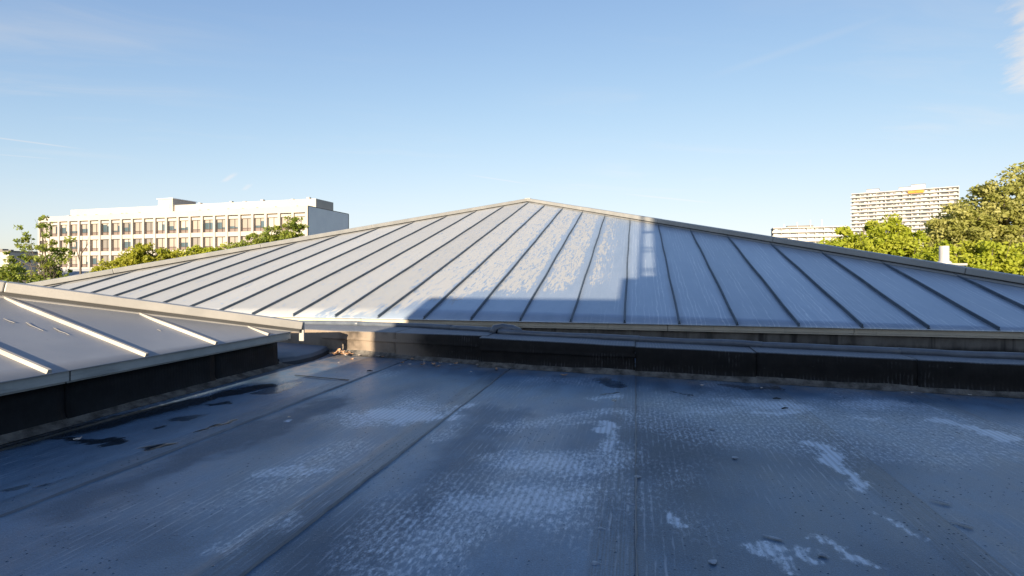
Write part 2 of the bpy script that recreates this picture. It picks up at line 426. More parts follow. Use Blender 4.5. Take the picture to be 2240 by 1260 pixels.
M['panel'] = m_plain('brown_panel', (.17, .135, .12), (.21, .165, .15), .5, .3)
M['frame'] = m_plain('brown_frame', (.07, .052, .045), (.09, .065, .055), .5, .3)
M['blind'] = m_plain('beige_blind', (.24, .215, .19), (.34, .305, .27), .8, .05)
M['blind2'] = m_plain('grey_blind', (.17, .16, .15), (.23, .215, .20), .8, .05)
M['blind3'] = m_plain('light_blind', (.36, .33, .29), (.42, .39, .345), .8, .05)
M['pane'] = m_glass('window_glass', (.05, .075, .09))
M['tower'] = m_plain('tower_white', (.40, .39, .37), (.45, .44, .42), .7, .05)
M['slab'] = m_plain('slab_grey', (.15, .14, .13), (.20, .19, .175), .8, .1)
M['farwin'] = m_bandglass()
M['orange'] = m_plain('orange_awning', (.85, .22, .03), (.90, .26, .04), .7, .3)
M['bark'] = m_bark()
M['leaf_y'] = m_leaf('yellow_green_leaves', (.20, .23, .015), (.32, .33, .03), (.40, .38, .06), .42)
M['leaf_g'] = m_leaf('green_leaves', (.10, .16, .02), (.19, .25, .04), (.30, .32, .06), .42)
M['leaf_b'] = m_leaf('bright_leaves', (.19, .25, .014), (.31, .36, .024), (.40, .41, .05), .42)
M['leaf_o'] = m_leaf('olive_leaves', (.17, .19, .03), (.29, .30, .075), (.44, .42, .15), .42)
M['leaf_d'] = m_leaf('dark_leaves', (.035, .05, .015), (.07, .09, .03), (.10, .11, .04))
M['dry'] = m_plain('dry_leaf', (.34, .19, .10), (.52, .33, .20), .7, 30)
M['drypale'] = m_plain('pale_dry_leaf', (.48, .40, .32), (.62, .54, .45), .7, 30)
M['flake'] = m_plain('bitumen_flake', (.20, .24, .29), (.36, .41, .47), .45, 40)
M['twig'] = m_plain('dark_twig', (.012, .011, .01), (.03, .026, .022), .8, 40)
M['pipe'] = m_metal('pale_flue', (.46, .46, .46), (.52, .52, .52), .45, .2, (20, 20, 2))
M['greyroof'] = m_plain('grey_sheet_roof', (.20, .21, .23), (.27, .28, .30), .5, .6)

def m_ground():
    m, t, b, pos = mat('city_ground')
    n = t.noise(pos, .02, 5, .6)
    c = t.mix(t.ramp(n, .42, .58), (.045, .07, .025), (.13, .125, .115))
    bs(t, b, c, .9, 0, None, .2); return m
M['ground'] = m_ground()

# ================================================================== SETTING
GZ = -5.0
g = part('ground', [(-5000, -5000, GZ), (5000, -5000, GZ), (5000, 5000, GZ), (-5000, 5000, GZ)], [(0, 1, 2, 3)], M['ground']); g['kind'] = 'structure'

# building below the roofs
pod = part('building_base', *boxes([(-9.2, 11, -6.5, 4.0, GZ, -.06), (-9.2, 6.2, 4.02, 21, GZ, -.05)]), M['concrete'])
tag(pod, 'pale concrete block of the building below the flat black roof', 'building')

# ---- flat roof: overlapping rolls of bitumen membrane
DUST_GLARE = [(-1.25,2.58,-1.05,2.56,0.130,1.00),(-1.29,2.48,-1.08,2.71,0.200,0.50),(-0.91,2.56,-0.88,2.85,0.050,0.70),(-0.82,2.46,-0.83,2.24,0.050,0.35),(-0.15,2.46,-0.13,2.65,0.030,1.00),(-0.12,2.24,-0.14,2.65,0.045,0.60),(-0.23,3.15,-0.10,3.22,0.050,0.50),(-0.14,2.83,-0.13,2.92,0.030,0.60),(-0.58,2.48,-0.14,2.87,0.120,0.45),(-0.54,2.07,-0.10,2.11,0.140,0.40),(-0.54,1.63,-0.20,1.78,0.100,0.35),(-0.17,2.05,-0.12,2.16,0.080,0.40),(-1.26,1.75,-1.13,1.78,0.070,0.60),(-1.20,1.56,-1.15,2.04,0.160,0.35),(-1.04,1.28,-1.00,1.37,0.080,0.40),(-1.35,1.45,-1.16,1.49,0.150,0.25),(0.73,2.50,0.74,2.06,0.035,0.90),(0.66,2.52,0.70,2.53,0.020,0.50),(1.43,3.05,1.51,2.98,0.050,0.90),(1.50,2.92,1.57,2.76,0.050,1.00),(0.13,1.65,0.16,1.62,0.020,0.70),(0.32,1.52,0.37,1.51,0.035,0.80),(0.33,1.46,0.36,1.45,0.030,0.70),(0.43,1.52,0.45,1.51,0.020,0.70),(0.48,1.62,0.54,1.57,0.020,0.80),(0.53,1.55,0.57,1.48,0.025,0.95),(0.68,1.81,0.73,1.77,0.015,0.50),(0.72,1.76,0.77,1.72,0.018,0.80),(0.59,3.24,0.81,3.18,0.120,0.40),(1.19,3.32,1.48,3.39,0.120,0.30),(0.59,2.99,0.79,3.04,0.050,0.50),(1.09,3.06,1.19,3.03,0.030,0.40),(0.30,2.97,0.59,3.14,0.100,0.20),(-0.54,1.42,-0.11,1.49,0.200,0.15),(-0.31,2.54,-0.21,2.64,0.050,0.50),(-1.63,2.38,-1.65,2.37,0.015,0.80)]  # pale patches: chalky wear and sky reflections in puddles, both put into colour
WET = [(-2.93,1.53,-2.57,1.75,0.100,1.00),(-2.57,1.75,-2.45,2.13,0.100,1.00),(-2.45,2.13,-2.39,2.57,0.090,1.00),(-2.39,2.57,-2.28,3.03,0.070,1.00),(-2.42,1.88,-2.26,1.87,0.020,1.00),(-2.26,1.87,-2.14,1.93,0.030,1.00),(-2.15,1.86,-2.13,1.92,0.020,0.90),(-1.93,1.84,-1.91,1.88,0.030,1.00),(-1.93,2.10,-1.90,2.30,0.015,0.90),(-2.18,2.28,-2.13,2.31,0.050,0.70),(-2.15,2.12,-2.14,2.16,0.020,0.80),(-2.25,2.55,-2.19,2.61,0.020,0.80),(-2.15,2.86,-2.15,3.13,0.060,0.60),(-0.18,3.27,-0.10,3.30,0.020,0.60),(-0.11,3.12,-0.10,3.12,0.012,0.60),(0.24,3.43,0.29,3.38,0.016,0.50),(-0.21,3.72,-0.11,3.52,0.060,0.55),(0.59,3.67,0.85,3.67,0.050,0.50),(-2.02,1.39,-2.02,1.42,0.020,0.60),(-1.95,1.43,-1.95,1.44,0.015,0.60)]
DARK = [(-1.63,2.80,-1.68,1.81,0.100,0.80),(-1.68,1.81,-1.69,1.34,0.100,0.80),(-0.71,2.74,-0.64,1.99,0.140,0.70),(-0.64,1.99,-0.64,1.51,0.160,0.70),(-0.65,2.76,-0.55,2.52,0.100,0.60),(0.18,2.54,0.08,1.61,0.250,0.50),(-0.75,1.43,-0.75,1.20,0.200,0.60),(-1.49,1.18,-1.19,1.25,0.100,0.40)]
def field(x, y, lst, soft, warp):
    wx = x+warp*(fbm(x*9, y*7)-.5)+.4*warp*(fbm(x*40, y*25)-.5); wy = y+warp*1.3*(fbm(x*9+50, y*7+9)-.5)+.5*warp*(fbm(x*40+7, y*25)-.5)
    out = np.zeros_like(x)
    for (x0, y0, x1, y1, w, s_) in lst:
        dx, dy = x1-x0, y1-y0; L2 = dx*dx+dy*dy+1e-9
        tt = np.clip(((wx-x0)*dx+(wy-y0)*dy)/L2, 0, 1)
        d = np.hypot(wx-x0-tt*dx, wy-y0-tt*dy)
        out = np.maximum(out, s_*sstep(w*1.45, w*(1.45-soft), d))
    return out
flat = bpy.data.objects.new('flat_roof', None); flat.empty_display_size = .2; flat['kind'] = 'structure'; link(flat)
SEAMS = [-2.72, -1.82, -.91, 0., .875, 1.66, 2.56, 3.46, 4.36, 5.26]
for i in range(len(SEAMS)-1):
    xa, xb = SEAMS[i]-.10, SEAMS[i+1]
    if i == 0: xa = SEAMS[0]
    fine = xa < 3
    st = .0125 if fine else .06
    ys = np.concatenate([np.arange(-6.4, .6, .25), np.arange(.6, 4.85, st*1.2 if fine else .06)])
    xs = np.unique(np.concatenate([np.arange(xa, xb-.012, st), np.array([xb-.004, xb])]))
    Xg, Yg = np.meshgrid(xs, ys)
    # laps: the left side slips under the neighbour, the right edge lies on the next roll
    z = .0042*sstep(xb-.16, xb-.05, Xg)
    z = np.where((Xg < SEAMS[i]+.004) & (i > 0), -.0012, z)
    z = z+.004*(fbm(Xg*2.2+9, Yg*1.6, 3)-.5)+.0016*(fbm(Xg*11+5*i, Yg*5, 3)-.5)
    z += .004*np.exp(-((xb-.10-Xg)/.012)**2)*(fbm(Xg*3+4, Yg*7)-.2)          # ridge of the welded lap
    if i == 1: z += .003*np.exp(-((Xg-(-.99)+.018*np.sin(Yg*1.7))/.02)**2)
    jag = .006*(fbm(Yg*14+3*i, Yg*3+i, 3)-.5)
    Xj = np.where(Xg >= xb-.006, Xg+jag, Xg)
    ny, nx = Xg.shape
    V = np.stack([Xj, Yg, z], -1).reshape(-1, 3)
    skirt = V.reshape(ny, nx, 3)[:, -1].copy(); skirt[:, 2] -= .0055; skirt[:, 0] += .0015
    V = np.concatenate([V, skirt])
    idx = np.arange(ny*nx).reshape(ny, nx)
    F = np.stack([idx[:-1, :-1], idx[:-1, 1:], idx[1:, 1:], idx[1:, :-1]], -1).reshape(-1, 4)
    sk_ = ny*nx+np.arange(ny); ed = idx[:, -1]
    F = np.concatenate([F, np.stack([ed[:-1], sk_[:-1], sk_[1:], ed[1:]], -1)])
    d = bpy.data.meshes.new('membrane_sheet')
    d.vertices.add(len(V)); d.vertices.foreach_set('co', V.ravel())
    d.loops.add(F.size); d.loops.foreach_set('vertex_index', F.ravel())
    d.polygons.add(len(F)); d.polygons.foreach_set('loop_start', np.arange(0, F.size, 4)); d.update(calc_edges=True)
    d.shade_smooth()
    vx, vy = V[:, 0], V[:, 1]
    du = field(vx, vy, DUST_GLARE, 1.3, .13)+.35*sstep(.5, .72, fbm(vx*1.6+40, vy*1.1+8, 4))*sstep(.3, 1.2, vy)
    we = field(vx, vy, WET, .75, .09)
    sl = sstep(1.0, .0, np.hypot((vx+2.4)/.55, (vy-3.9)/1.1))+.8*sstep(.30, .05, np.abs(vy-(3.93-.085*vx)+.05))*fbm(vx*3, vy*4)  # painted warmth of the sunlit corner first, then silt along the curb foot
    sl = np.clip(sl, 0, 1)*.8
    da = np.clip(field(vx, vy, DARK, 1.3, .2)+.5*sstep(.52, .7, fbm(vx*1.3+3, vy*.8+70, 3)), 0, 1)
    for nm, arr in (('dust', np.clip(du, 0, 1)), ('wet', we), ('dark', da), ('silt_sunpatch', sl), ('lap', sstep(xb-.125, xb-.105, vx)*(.55+.45*fbm(vx*4, vy*3))), ('tone', np.full(len(vx), (1.0, .97, 1.10, .80, .95, 1.0, .9, 1, .95)[i]))):
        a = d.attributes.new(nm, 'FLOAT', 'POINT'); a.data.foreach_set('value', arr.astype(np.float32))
    d.materials.append(M['membrane'])
    link(bpy.data.objects.new('membrane_sheet', d), flat)
# bitumen squeezed out along the laps
for i, xs0 in enumerate(SEAMS[1:4]):
    ysb = np.arange(.4, 4.25, .012); V, F = [], []
    w = .0015+.007*np.clip(fbm(ysb*9+i*7, ysb*2+i, 4)-.32, 0, 1)*2; off = .006*(fbm(ysb*14+3*(i), ysb*3+i, 3)-.5)
    h = .0015+.005*fbm(ysb*11+i, ysb*5, 3)
    for y, a, o_, hh in zip(ysb, w, off, h): V += [(xs0+o_-.001, y, .0045+hh*.6), (xs0+o_+a*.5, y, .0035+hh), (xs0+o_+a+.001, y, -.002)]
    for k in range(len(ysb)-1):
        for j in range(2): F.append((k*3+j, k*3+j+1, k*3+j+4, k*3+j+3))
    part('weld_bead', V, F, M['roll'], flat, True)
# short cross lap on the second roll
part('lap_strip', *bar((-2.30, 3.38, .0045), (-1.85, 3.30, .006), .012, .003), M['membrane'], flat)

# ---- parapet curb between the flat roof and the gutter
def line(pts, x):
    for (x0, *a), (x1, *b) in zip(pts, pts[1:]):
        if x <= x1 or (x1, *b) == tuple(pts[-1]):
            k = (x-x0)/(x1-x0); return [p+(q-p)*k for p, q in zip(a, b)]
curb = thing('parapet_curb', 'low parapet curb wrapped in black bitumen membrane below the pyramid roof eave', 'parapet', (0, 4.1, 0))
# x, front y, top z, inner y
CL = [(-6.0, 5.0, .18, 5.30), (-3.3, 4.53, .19, 4.92), (-2.7, 4.42, .196, 4.87), (-2.0, 4.29, .21, 4.71), (-1.12, 4.125, .224, 4.36)]
CR = [(-1.165, 4.035, .216, 4.31), (0, 3.93, .198, 4.21), (1.1, 3.825, .192, 4.06), (2.25, 3.715, .187, 3.915), (4.5, 3.5, .18, 3.66), (7, 3.26, .175, 3.4)]
def curb_block(name, pts, x0, x1, ci, left_cap=False):
    n = max(2, int((x1-x0)/.04)); V = []; F = []
    for k in range(n+1):
        x = x0+(x1-x0)*k/n; fy, tz, iy = line(pts, x)
        w = (fbm(np.array([x*2.3+7*ci]), np.array([3.1]))[0]-.5)
        w2 = (fbm(np.array([x*5+7*ci]), np.array([9.1]))[0]-.5)
        fy += .008*w+.0045*(ci % 2); tz += .005*w2+.0025*(ci % 2)
        prof = [(fy-.035, 0), (fy-.010, .022), (fy-.002, .06), (fy-.004+.01*w2, tz*.55), (fy-.001, tz-.007), (fy+.002, tz-.0015), (fy+.010, tz), (iy-.02, tz+.004), (iy+.06, tz), (iy+.06, -.03)]
        V += [(x, a, b) for a, b in prof]
    m_ = 10
    for k in range(n):
        for j in range(m_-1): F.append((k*m_+j, (k+1)*m_+j, (k+1)*m_+j+1, k*m_+j+1))
    F.append(tuple(range(m_))); F.append(tuple(n*m_+j for j in range(m_-1, -1, -1)))
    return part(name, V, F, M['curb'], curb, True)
# sheets dressed over the curb, each about a roll wide, meeting at visible laps
for k, (x0, x1) in enumerate([(-6.0, -3.3), (-3.3, -1.97), (-1.966, -1.12)]): curb_block('upstand_sheet', CL, x0, x1, k)
for k, (x0, x1) in enumerate([(-1.165, -.004), (0, .77), (.774, 1.66), (1.664, 2.6), (2.604, 3.6), (3.604, 7)]): curb_block('upstand_sheet', CR, x0, x1, k+5)
# half-height lap line on the front (upper sheet laps the lower one)
for pts, x0, x1, zz in [(CL, -2.74, -1.2, .125), (CR, -1.16, .0, .118)]:
    P = []
    V, F = [], []
    xs_ = np.linspace(x0, x1, 40)
    for x in xs_:
        fy, tz, iy = line(pts, float(x)); q = zz+.01*(fbm(np.array([x*3]), np.array([1.5]))[0]-.5)
        V += [(x, fy-.0045+.0, q), (x, fy-.0085, q+.002), (x, fy-.008, q+.012), (x, fy-.003, q+.03)]
    for k in range(len(xs_)-1):
        for j in range(3): F.append((k*4+j, k*4+4+j, k*4+5+j, k*4+1+j))
    part('lap_edge', V, F, M['curb'], curb, True)
# rolled edge along the back of the curb
def roll(name, pts, x0, x1, seed, r=.024):
    P, Rr = [], []
    for x in np.linspace(x0, x1, max(6, int((x1-x0)/.06))):
        fy, tz, iy = line(pts, float(x)); w = fbm(np.array([x*3+seed]), np.array([2.2]))[0]-.5
        P.append((x, iy+.01*w, tz+.020+.010*w)); Rr.append(r*(1+.25*w))
    return part(name, *tube(P, Rr, 10), M['roll'], curb, True)
for k, (x0, x1) in enumerate([(-6, -2.6), (-2.61, -1.55), (-1.56, -.98)]): roll('edge_roll', CL, x0, x1, k)
for k, (x0, x1) in enumerate([(-1.08, .03), (.02, .86), (.85, 1.66), (1.65, 2.6), (2.59, 3.6), (3.59, 7)]): roll('edge_roll', CR, x0, x1, k+9)
# folded end where the two runs of roll meet
V, F = tube([(-1.13, 4.30, .225), (-1.12, 4.335, .258), (-1.06, 4.36, .268), (-.97, 4.335, .262), (-.90, 4.315, .245)], [.026, .032, .032, .030, .022], 10)
part('folded_corner', V, F, M['roll'], curb, True)
# dusty fillet along the foot
def fillet(pts, x0, x1, nm, parent, off=.0):
    xs_ = np.arange(x0, x1, .02); V, F = [], []
    for x in xs_:
        fy, tz, iy = line(pts, float(x)); w = fbm(np.array([x*4]), np.array([5.5]))[0]; w2 = fbm(np.array([x*18]), np.array([8.5]))[0]
        a = .006+.028*w*w*1.6+.014*w2
        V += [(x, fy-a-.026, .0015), (x, fy-a*.55-.020, .006+.004*w2), (x, fy-.018, .016+.006*w), (x, fy+.0, .03+.015*w)]
    for k in range(len(xs_)-1):
        for j in range(3): F.append((k*4+j, k*4+4+j, k*4+5+j, k*4+1+j))
    return part(nm, V, F, M['fillet'], parent, True)
fillet(CL, -2.75, -1.13, 'fillet', curb); fillet(CR, -1.165, 4.5, 'fillet', curb)

# gutter floor and the grimy upstand under the eave
gut = part('gutter_floor', [(-9, 5.3, .004), (-3.3, 4.75, .004), (-1.1, 4.25, .004), (2.2, 3.85, .004), (6, 3.5, .004), (6, 5.2, .004), (-9, 5.4, .004)], [(0, 1, 2, 3, 4, 5, 6)], M['dark']); gut['kind'] = 'structure'

# ================================================================== PYRAMID ROOF
YE, ZE, TP = 5.0, .28, .269
APX = Vector((-2.506, 12.88, ZE+TP*(12.88-YE)))
HL, HR_ = (-8.545, YE), (4.69, YE)
zr = lambda y: ZE+TP*(y-YE)
def ytop(x):
    if x <= APX.x: return YE+(x-HL[0])/(APX.x-HL[0])*(APX.y-YE)
    return YE+(HR_[0]-x)/(HR_[0]-APX.x)*(APX.y-YE)
pyr = thing('pyramid_roof', 'large low pyramid roof of grey standing seam metal sheets', 'roof', (-1.93, YE, 0))
PITCH = .473; X0 = -.097
ribs = [X0+PITCH*k for k in range(-17, 11)]
edges = [HL[0]+.01]+[x for x in ribs if HL[0]+.05 < x < HR_[0]-.05]+[HR_[0]-.01]
for k in range(len(edges)-1):
    xa, xb = edges[k], edges[k+1]
    xs_ = sorted(set(list(np.linspace(xa, xb, 9))+([APX.x] if xa < APX.x < xb else [])))
    vs_ = np.linspace(0, 1, 26)
    V, UV = [], []
    for t_ in vs_:
        for x in xs_:
            y = YE-.028+(ytop(x)-YE+.028)*t_
            u = x-(xa+xb)/2
            oil = .004*(fbm(np.array([x*6+k*3.3]), np.array([y*1.4]))[0]-.5)*max(0, 1-(abs(u)/.237)**2)
            lip = -.0025*max(0, 1-(y-YE+.028)/.06)
            V.append((x, y, zr(y)+oil+lip)); UV.append((u, y-YE))
    n = len(xs_); F = []
    for j in range(len(vs_)-1):
        for i in range(n-1): F.append((j*n+i, j*n+i+1, (j+1)*n+i+1, (j+1)*n+i))
    # turned-down drip edge
    b0 = len(V)
    for x in xs_: V.append((x, YE-.027, ZE-.022)); UV.append((x-(xa+xb)/2, -.05))
    for i in range(n-1): F.append((b0+i, b0+i+1, i+1, i))
    o = part('roof_panel', V, F, M['zinc'], pyr, True)
    uvl = o.data.uv_layers.new(name='pan')
    li = np.empty(len(o.data.loops), dtype=np.int32); o.data.loops.foreach_get('vertex_index', li)
    uvl.data.foreach_set('uv', np.array(UV)[li].ravel())
for x in edges[1:-1]:
    yt = ytop(x)-.05
    p, q = Vector((x, YE-.03, zr(YE-.03)-.004)), Vector((x, yt, zr(yt)-.004))
    up = Vector((0, -TP, 1)).normalized(); sd = Vector((1, 0, 0))
    n = max(2, int((yt-YE)/.5)+1)
    path = [p.lerp(q, i/n) for i in range(n+1)]
    fr = []
    prof = [(-.012, 0), (-.010, .006), (-.0035, .008), (-.0045, .029), (.0045, .029), (.0035, .008), (.010, .006), (.012, 0)]
    V, F = sweep(path, prof, [(sd, up)]*len(path))
    # lean and waver a little, flatten at the top end
    kk = len(prof); ph = rnd.random()*9
    V = [Vector(v)+Vector((.0035*math.sin(ph+i//kk*1.9)+.002*math.sin(ph*3+i//kk*.7), 0, 0)) for i, v in enumerate(V)]
    for j in range(kk):
        i = n*kk+j; base = q; V[i] = Vector(base)+sd*prof[j][0]+up*prof[j][1]*.45
    part('standing_seam', V, F, M['seam'], pyr)
# the other three slopes of the pyramid
BL, BR = Vector((HL[0], 20.76, ZE)), Vector((HR_[0], 20.76, ZE)); FL, FR = Vector((HL[0], YE, ZE)), Vector((HR_[0], YE, ZE))
dz = Vector((0, 0, .0))
part('side_slope', [FL, APX, BL, APX, FR, APX, BR, BL, APX, BR], [(0, 1, 2), (4, 6, 5), (7, 8, 9)], M['cap'], pyr)
# hip caps in lengths, with a dark reveal and a flashing strip below
def hip(a, b, nm, parent, w, h, mt, seg, lift, up, joint_gap=.004):
    a, b = Vector(a), Vector(b); L = (b-a).length; n = max(1, round(L/seg))
    for k in range(n):
        p, q = a.lerp(b, k/n), a.lerp(b, (k+1)/n-joint_gap/L)
        part(nm, *bar(p, q, w, h, up, lift+.0015*(k % 2)), mt, parent, False, .006)
hup = Vector((0, -.05, 1))
top = APX+Vector((0, 0, 0))
for side in (HL, HR_):
    foot = Vector((side[0], YE, ZE)); ex = (foot-top).normalized()*.12
    hip(top, foot+ex, 'hip_cap', pyr, .11, .066, M['cap'], 2.05, .016, hup)
    part('cap_reveal', *bar(top, foot+ex*.5, .075, .020, hup, .0), M['dark'], pyr)
    # flashing strip lying on the front slope, just below the cap
    d = (foot-top).normalized(); nrm = Vector((0, -TP, 1)).normalized(); inw = nrm.cross(d).normalized()
    if inw.y > 0: inw = -inw
    a0, b0 = top+d*.25, foot-d*.1
    V = [a0+inw*.03+nrm*.006, b0+inw*.03+nrm*.006, b0+inw*.115+nrm*.004, a0+inw*.115+nrm*.004]
    o = part('hip_flashing', V, [(0, 1, 2, 3)], M['cap'], pyr)
    sm = o.modifiers.new('thick', 'SOLIDIFY'); sm.thickness = .003
V, F = box(top.x-.07, top.x+.07, top.y-.07, top.y+.07, top.z+.02, top.z+.083)
part('apex_cap', V, F, M['cap'], pyr, False, .008)
for i in range(9):
    xa = HL[0]+(HR_[0]-HL[0])*i/9; xb = HL[0]+(HR_[0]-HL[0])*(i+1)/9
    part('eave_fascia', *boxes([(xa, xb-.004, YE-.004+.001*(i % 2), YE+.02, ZE-.064, ZE-.024), (xa, xb-.004, YE+.002, YE+.02, ZE-.078, ZE-.0645)]), M['fascia'], pyr, False, .002)
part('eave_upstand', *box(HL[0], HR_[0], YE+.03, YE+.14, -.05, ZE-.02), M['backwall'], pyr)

# ================================================================== LEFT HIP ROOF
XL, ZL, QL = -2.56, .275, .30
lr = thing('hip_roof', 'smaller beige metal hip roof at the left edge with a boxed cap', 'roof', (XL, 2.0, 0))
CN = Vector((XL, 3.725, ZL)); D = Vector((-1.053, -1.258, 0)); AP = CN+D/1.053*4.2; AP.z = ZL+QL*4.2
zl = lambda x: ZL+QL*(XL-x)
YS = -6.2
lribs = [1.926+.4985*k for k in range(-16, 4)]
def xhip(y): return CN.x-(CN.y-y)*1.053/1.258
def xtop(y):
    if y > AP.y: return xhip(y)
    return XL-(y-YS)/(AP.y-YS)*(XL-AP.x)
ledges = [YS+.05]+[y for y in lribs if y > YS+.1]+[CN.y-.01]
for k in range(len(ledges)-1):
    ya, yb = ledges[k], ledges[k+1]; V, F = [], []
    ys_ = np.linspace(ya, yb, 9); ts = np.linspace(0, 1, 16)
    for t_ in ts:
        for y in ys_:
            x = XL+.022+(xtop(y)-XL-.022)*t_
            u = (y-(ya+yb)/2)/((yb-ya)/2)
            V.append((x, y, zl(x)+.004*(fbm(np.array([x*2.]), np.array([y*5+k]))[0]-.5)*(1-u*u)))
    n = len(ys_)
    for j in range(len(ts)-1):
        for i in range(n-1): F.append((j*n+i+1, j*n+i, (j+1)*n+i, (j+1)*n+i+1))
    b0 = len(V)
    for y in ys_: V.append((XL+.021, y, ZL-.010))
    for i in range(n-1): F.append((b0+i+1, b0+i, i, i+1))
    part('roof_panel', V, F, M['leftpan'], lr, True)
upL = Vector((QL, 0, 1)).normalized()
for y in ledges[1:-1]:
    xt = xtop(y)
    if XL-xt < .12: continue
    path, frs, hs = [], [], []
    n = 10; p0 = XL+.018
    for i in range(n+1):
        s_ = i/n; x = p0+(xt+.02-p0)*s_
        if y > AP.y: near = max(0, 1-(x-xt)/.30)
        else: near = 0
        yy = y+.05*near**2                                     # bends over towards the cap
        path.append(Vector((x, yy, zl(x)-.003))); hs.append(1-.72*near)
    V, F = [], []; prof = [(-.013, 0), (-.010, .008), (-.008, .021), (.008, .021), (.010, .008), (.013, 0)]
    kk = len(prof)
    for p, hh in zip(path, hs): V += [p+Vector((0, 1, 0))*a+upL*b_*hh for a, b_ in prof]
    for i in range(n):
        for j in range(kk-1): F.append((i*kk+j, i*kk+j+1, (i+1)*kk+j+1, (i+1)*kk+j))
    F.append(tuple(range(kk))); F.append(tuple(n*kk+j for j in range(kk-1, -1, -1)))
    part('standing_seam', V, F, M['leftseam'], lr)
d = (AP-CN).normalized()
hipup = Vector((QL, QL*1.0, 1)).normalized()
a_, b_ = CN-d*.05, AP
jp = CN+d*(d.dot(Vector((-3.60, 2.48, .62))-CN))
for p, q in ((a_, jp-d*.003), (jp, jp+d*2), (jp+d*2.003, AP)):
    part('hip_cap', *bar(p, q, .125, .058, hipup, .018), M['leftcap'], lr, False, .006)
part('cap_reveal', *bar(a_+d*.012, AP, .10, .022, hipup, -.002), M['dark'], lr)
nrm = upL; inw = nrm.cross(d).normalized()
if inw.y > 0: inw = -inw
V = [CN+inw*.05+nrm*.007-d*.04, AP+inw*.05+nrm*.007, AP+inw*.125+nrm*.005+d*.0, CN+inw*.06+nrm*.005+d*.12]
o = part('hip_flashing', V, [(0, 1, 2, 3)], M['leftcap'], lr); sm = o.modifiers.new('thick', 'SOLIDIFY'); sm.thickness = .004
# turned-down end of the cap
e0 = CN-d*.052
part('cap_end', *boxes([(e0.x+.005, e0.x+.045, e0.y-.012, e0.y+.004, e0.z-.075, e0.z+.07)]), M['leftcap'], lr, False, .003)
AP2 = Vector((XL-8.4, CN.y, ZL))
part('side_slope', [CN+Vector((0, .0, -.002)), AP, AP2, Vector((XL, YS, ZL-.002)), Vector((XL-8.4, YS, ZL))], [(0, 1, 2), (3, 4, 1), (2, 1, 4)], M['leftpan'], lr)
for k, (ya, yb) in enumerate([(YS, -3.0), (-3, -1), (-1, .6), (.6, 2.03), (2.033, 3.70)]):
    part('eave_fascia', *boxes([(XL-.045, XL+.006-.0015*(k % 2), ya, yb-.003, ZL-.060, ZL-.012), (XL-.05, XL-.018, ya, yb-.004, ZL-.072, ZL-.0605)]), M['greyfascia'], lr, False, .002)
# pale scuffs in the sheet's coating
SCUFFS = [[(-3.221,2.214,.473),(-3.184,2.214,.462),(-3.153,2.218,.453)],[(-3.146,2.268,.451),(-3.097,2.257,.436),(-3.06,2.256,.425),(-3.009,2.253,.41)],[(-3.038,2.327,.418),(-2.988,2.318,.403),(-2.957,2.322,.394),(-2.921,2.317,.383)],[(-2.857,2.804,.364),(-2.831,2.802,.356)]]
for pts in SCUFFS:
    V, F = [], []
    for k, (x, y, z_) in enumerate(pts):
        w = .0035*(.4+.9*((k*7+len(pts)) % 3)/2); V += [(x, y-w, z_+.0035), (x, y+w, z_+.0035)]
    for k in range(len(pts)-1): F.append((2*k, 2*k+1, 2*k+3, 2*k+2))
    o = part('scuff_mark', V, F, M['leftseam'], lr); sm = o.modifiers.new('thick', 'SOLIDIFY'); sm.thickness = .001
# black membrane-clad wall below, in sheets
for k, (ya, yb) in enumerate([(YS, -2.2), (-2.2, .2), (.2, 2.07), (2.075, 3.02), (3.03, 3.66)]):
    V, F = [], []
    ys_ = np.linspace(ya, yb, max(3, int((yb-ya)/.05)))
    for y in ys_:
        w = fbm(np.array([y*2.+k]), np.array([4.4]))[0]-.5
        for (a, z_) in [(.03, 0), (.018, .02), (.006, .06), (.004+.012*w, .13), (0, .212), (-.03, .212), (-.03, 0)]: V.append((-2.645+a+.01*w, y, z_))
    n = len(ys_)
    for i in range(n-1):
        for j in range(6): F.append((i*7+j, i*7+j+1, i*7+8+j, i*7+7+j))
    F.append(tuple(range(6, -1, -1))); F.append(tuple((n-1)*7+j for j in range(7)))
    part('wall_sheet', V, F, M['sidewall'], lr, True)
part('wall_return', *box(-6.0, -2.678, 3.60, 3.655, -.02, .20), M['sidewall'], lr)
# dusty strip of old mastic at the foot of the wall
V, F = [], []
ys_ = np.arange(.3, 3.9, .02)
for y in ys_:
    w = fbm(np.array([y*3.]), np.array([7.7]))[0]; w2 = fbm(np.array([y*16.]), np.array([1.7]))[0]
    a = .008+.04*w+.02*w2
    V += [(-2.64+a*.8+.036, y, .002), (-2.64+a*.5+.028, y, .008+.003*w2), (-2.64+.021, y, .016+.006*w), (-2.648, y, .034+.012*w)]
for k in range(len(ys_)-1):
    for j in range(3): F.append((k*4+j+1, k*4+5+j, k*4+4+j, k*4+j))
part('fillet', V, F, M['fillet'], lr, True)
# raised membrane tongue in the nook behind the wall's corner
V, F = [], []
nk = [(-3.3, 3.70), (-2.66, 3.70), (-2.60, 3.82), (-2.585, 4.0), (-2.62, 4.2), (-2.68, 4.40), (-3.3, 4.56)]
nn = len(nk)
for sc, z_ in ((1.05, 0.), (1.03, .03), (1.0, .058), (.96, .064)):
    for x, y in nk: V.append((-3.3+(x+3.3)*sc, 4.1+(y-4.1)*sc, z_))
for r_ in range(3):
    for j in range(nn): F.append((r_*nn+j, r_*nn+(j+1) % nn, (r_+1)*nn+(j+1) % nn, (r_+1)*nn+j))
F.append(tuple(3*nn+j for j in range(nn)))
part('corner_tongue', V, F, M['sidewall'], lr, True, .004)

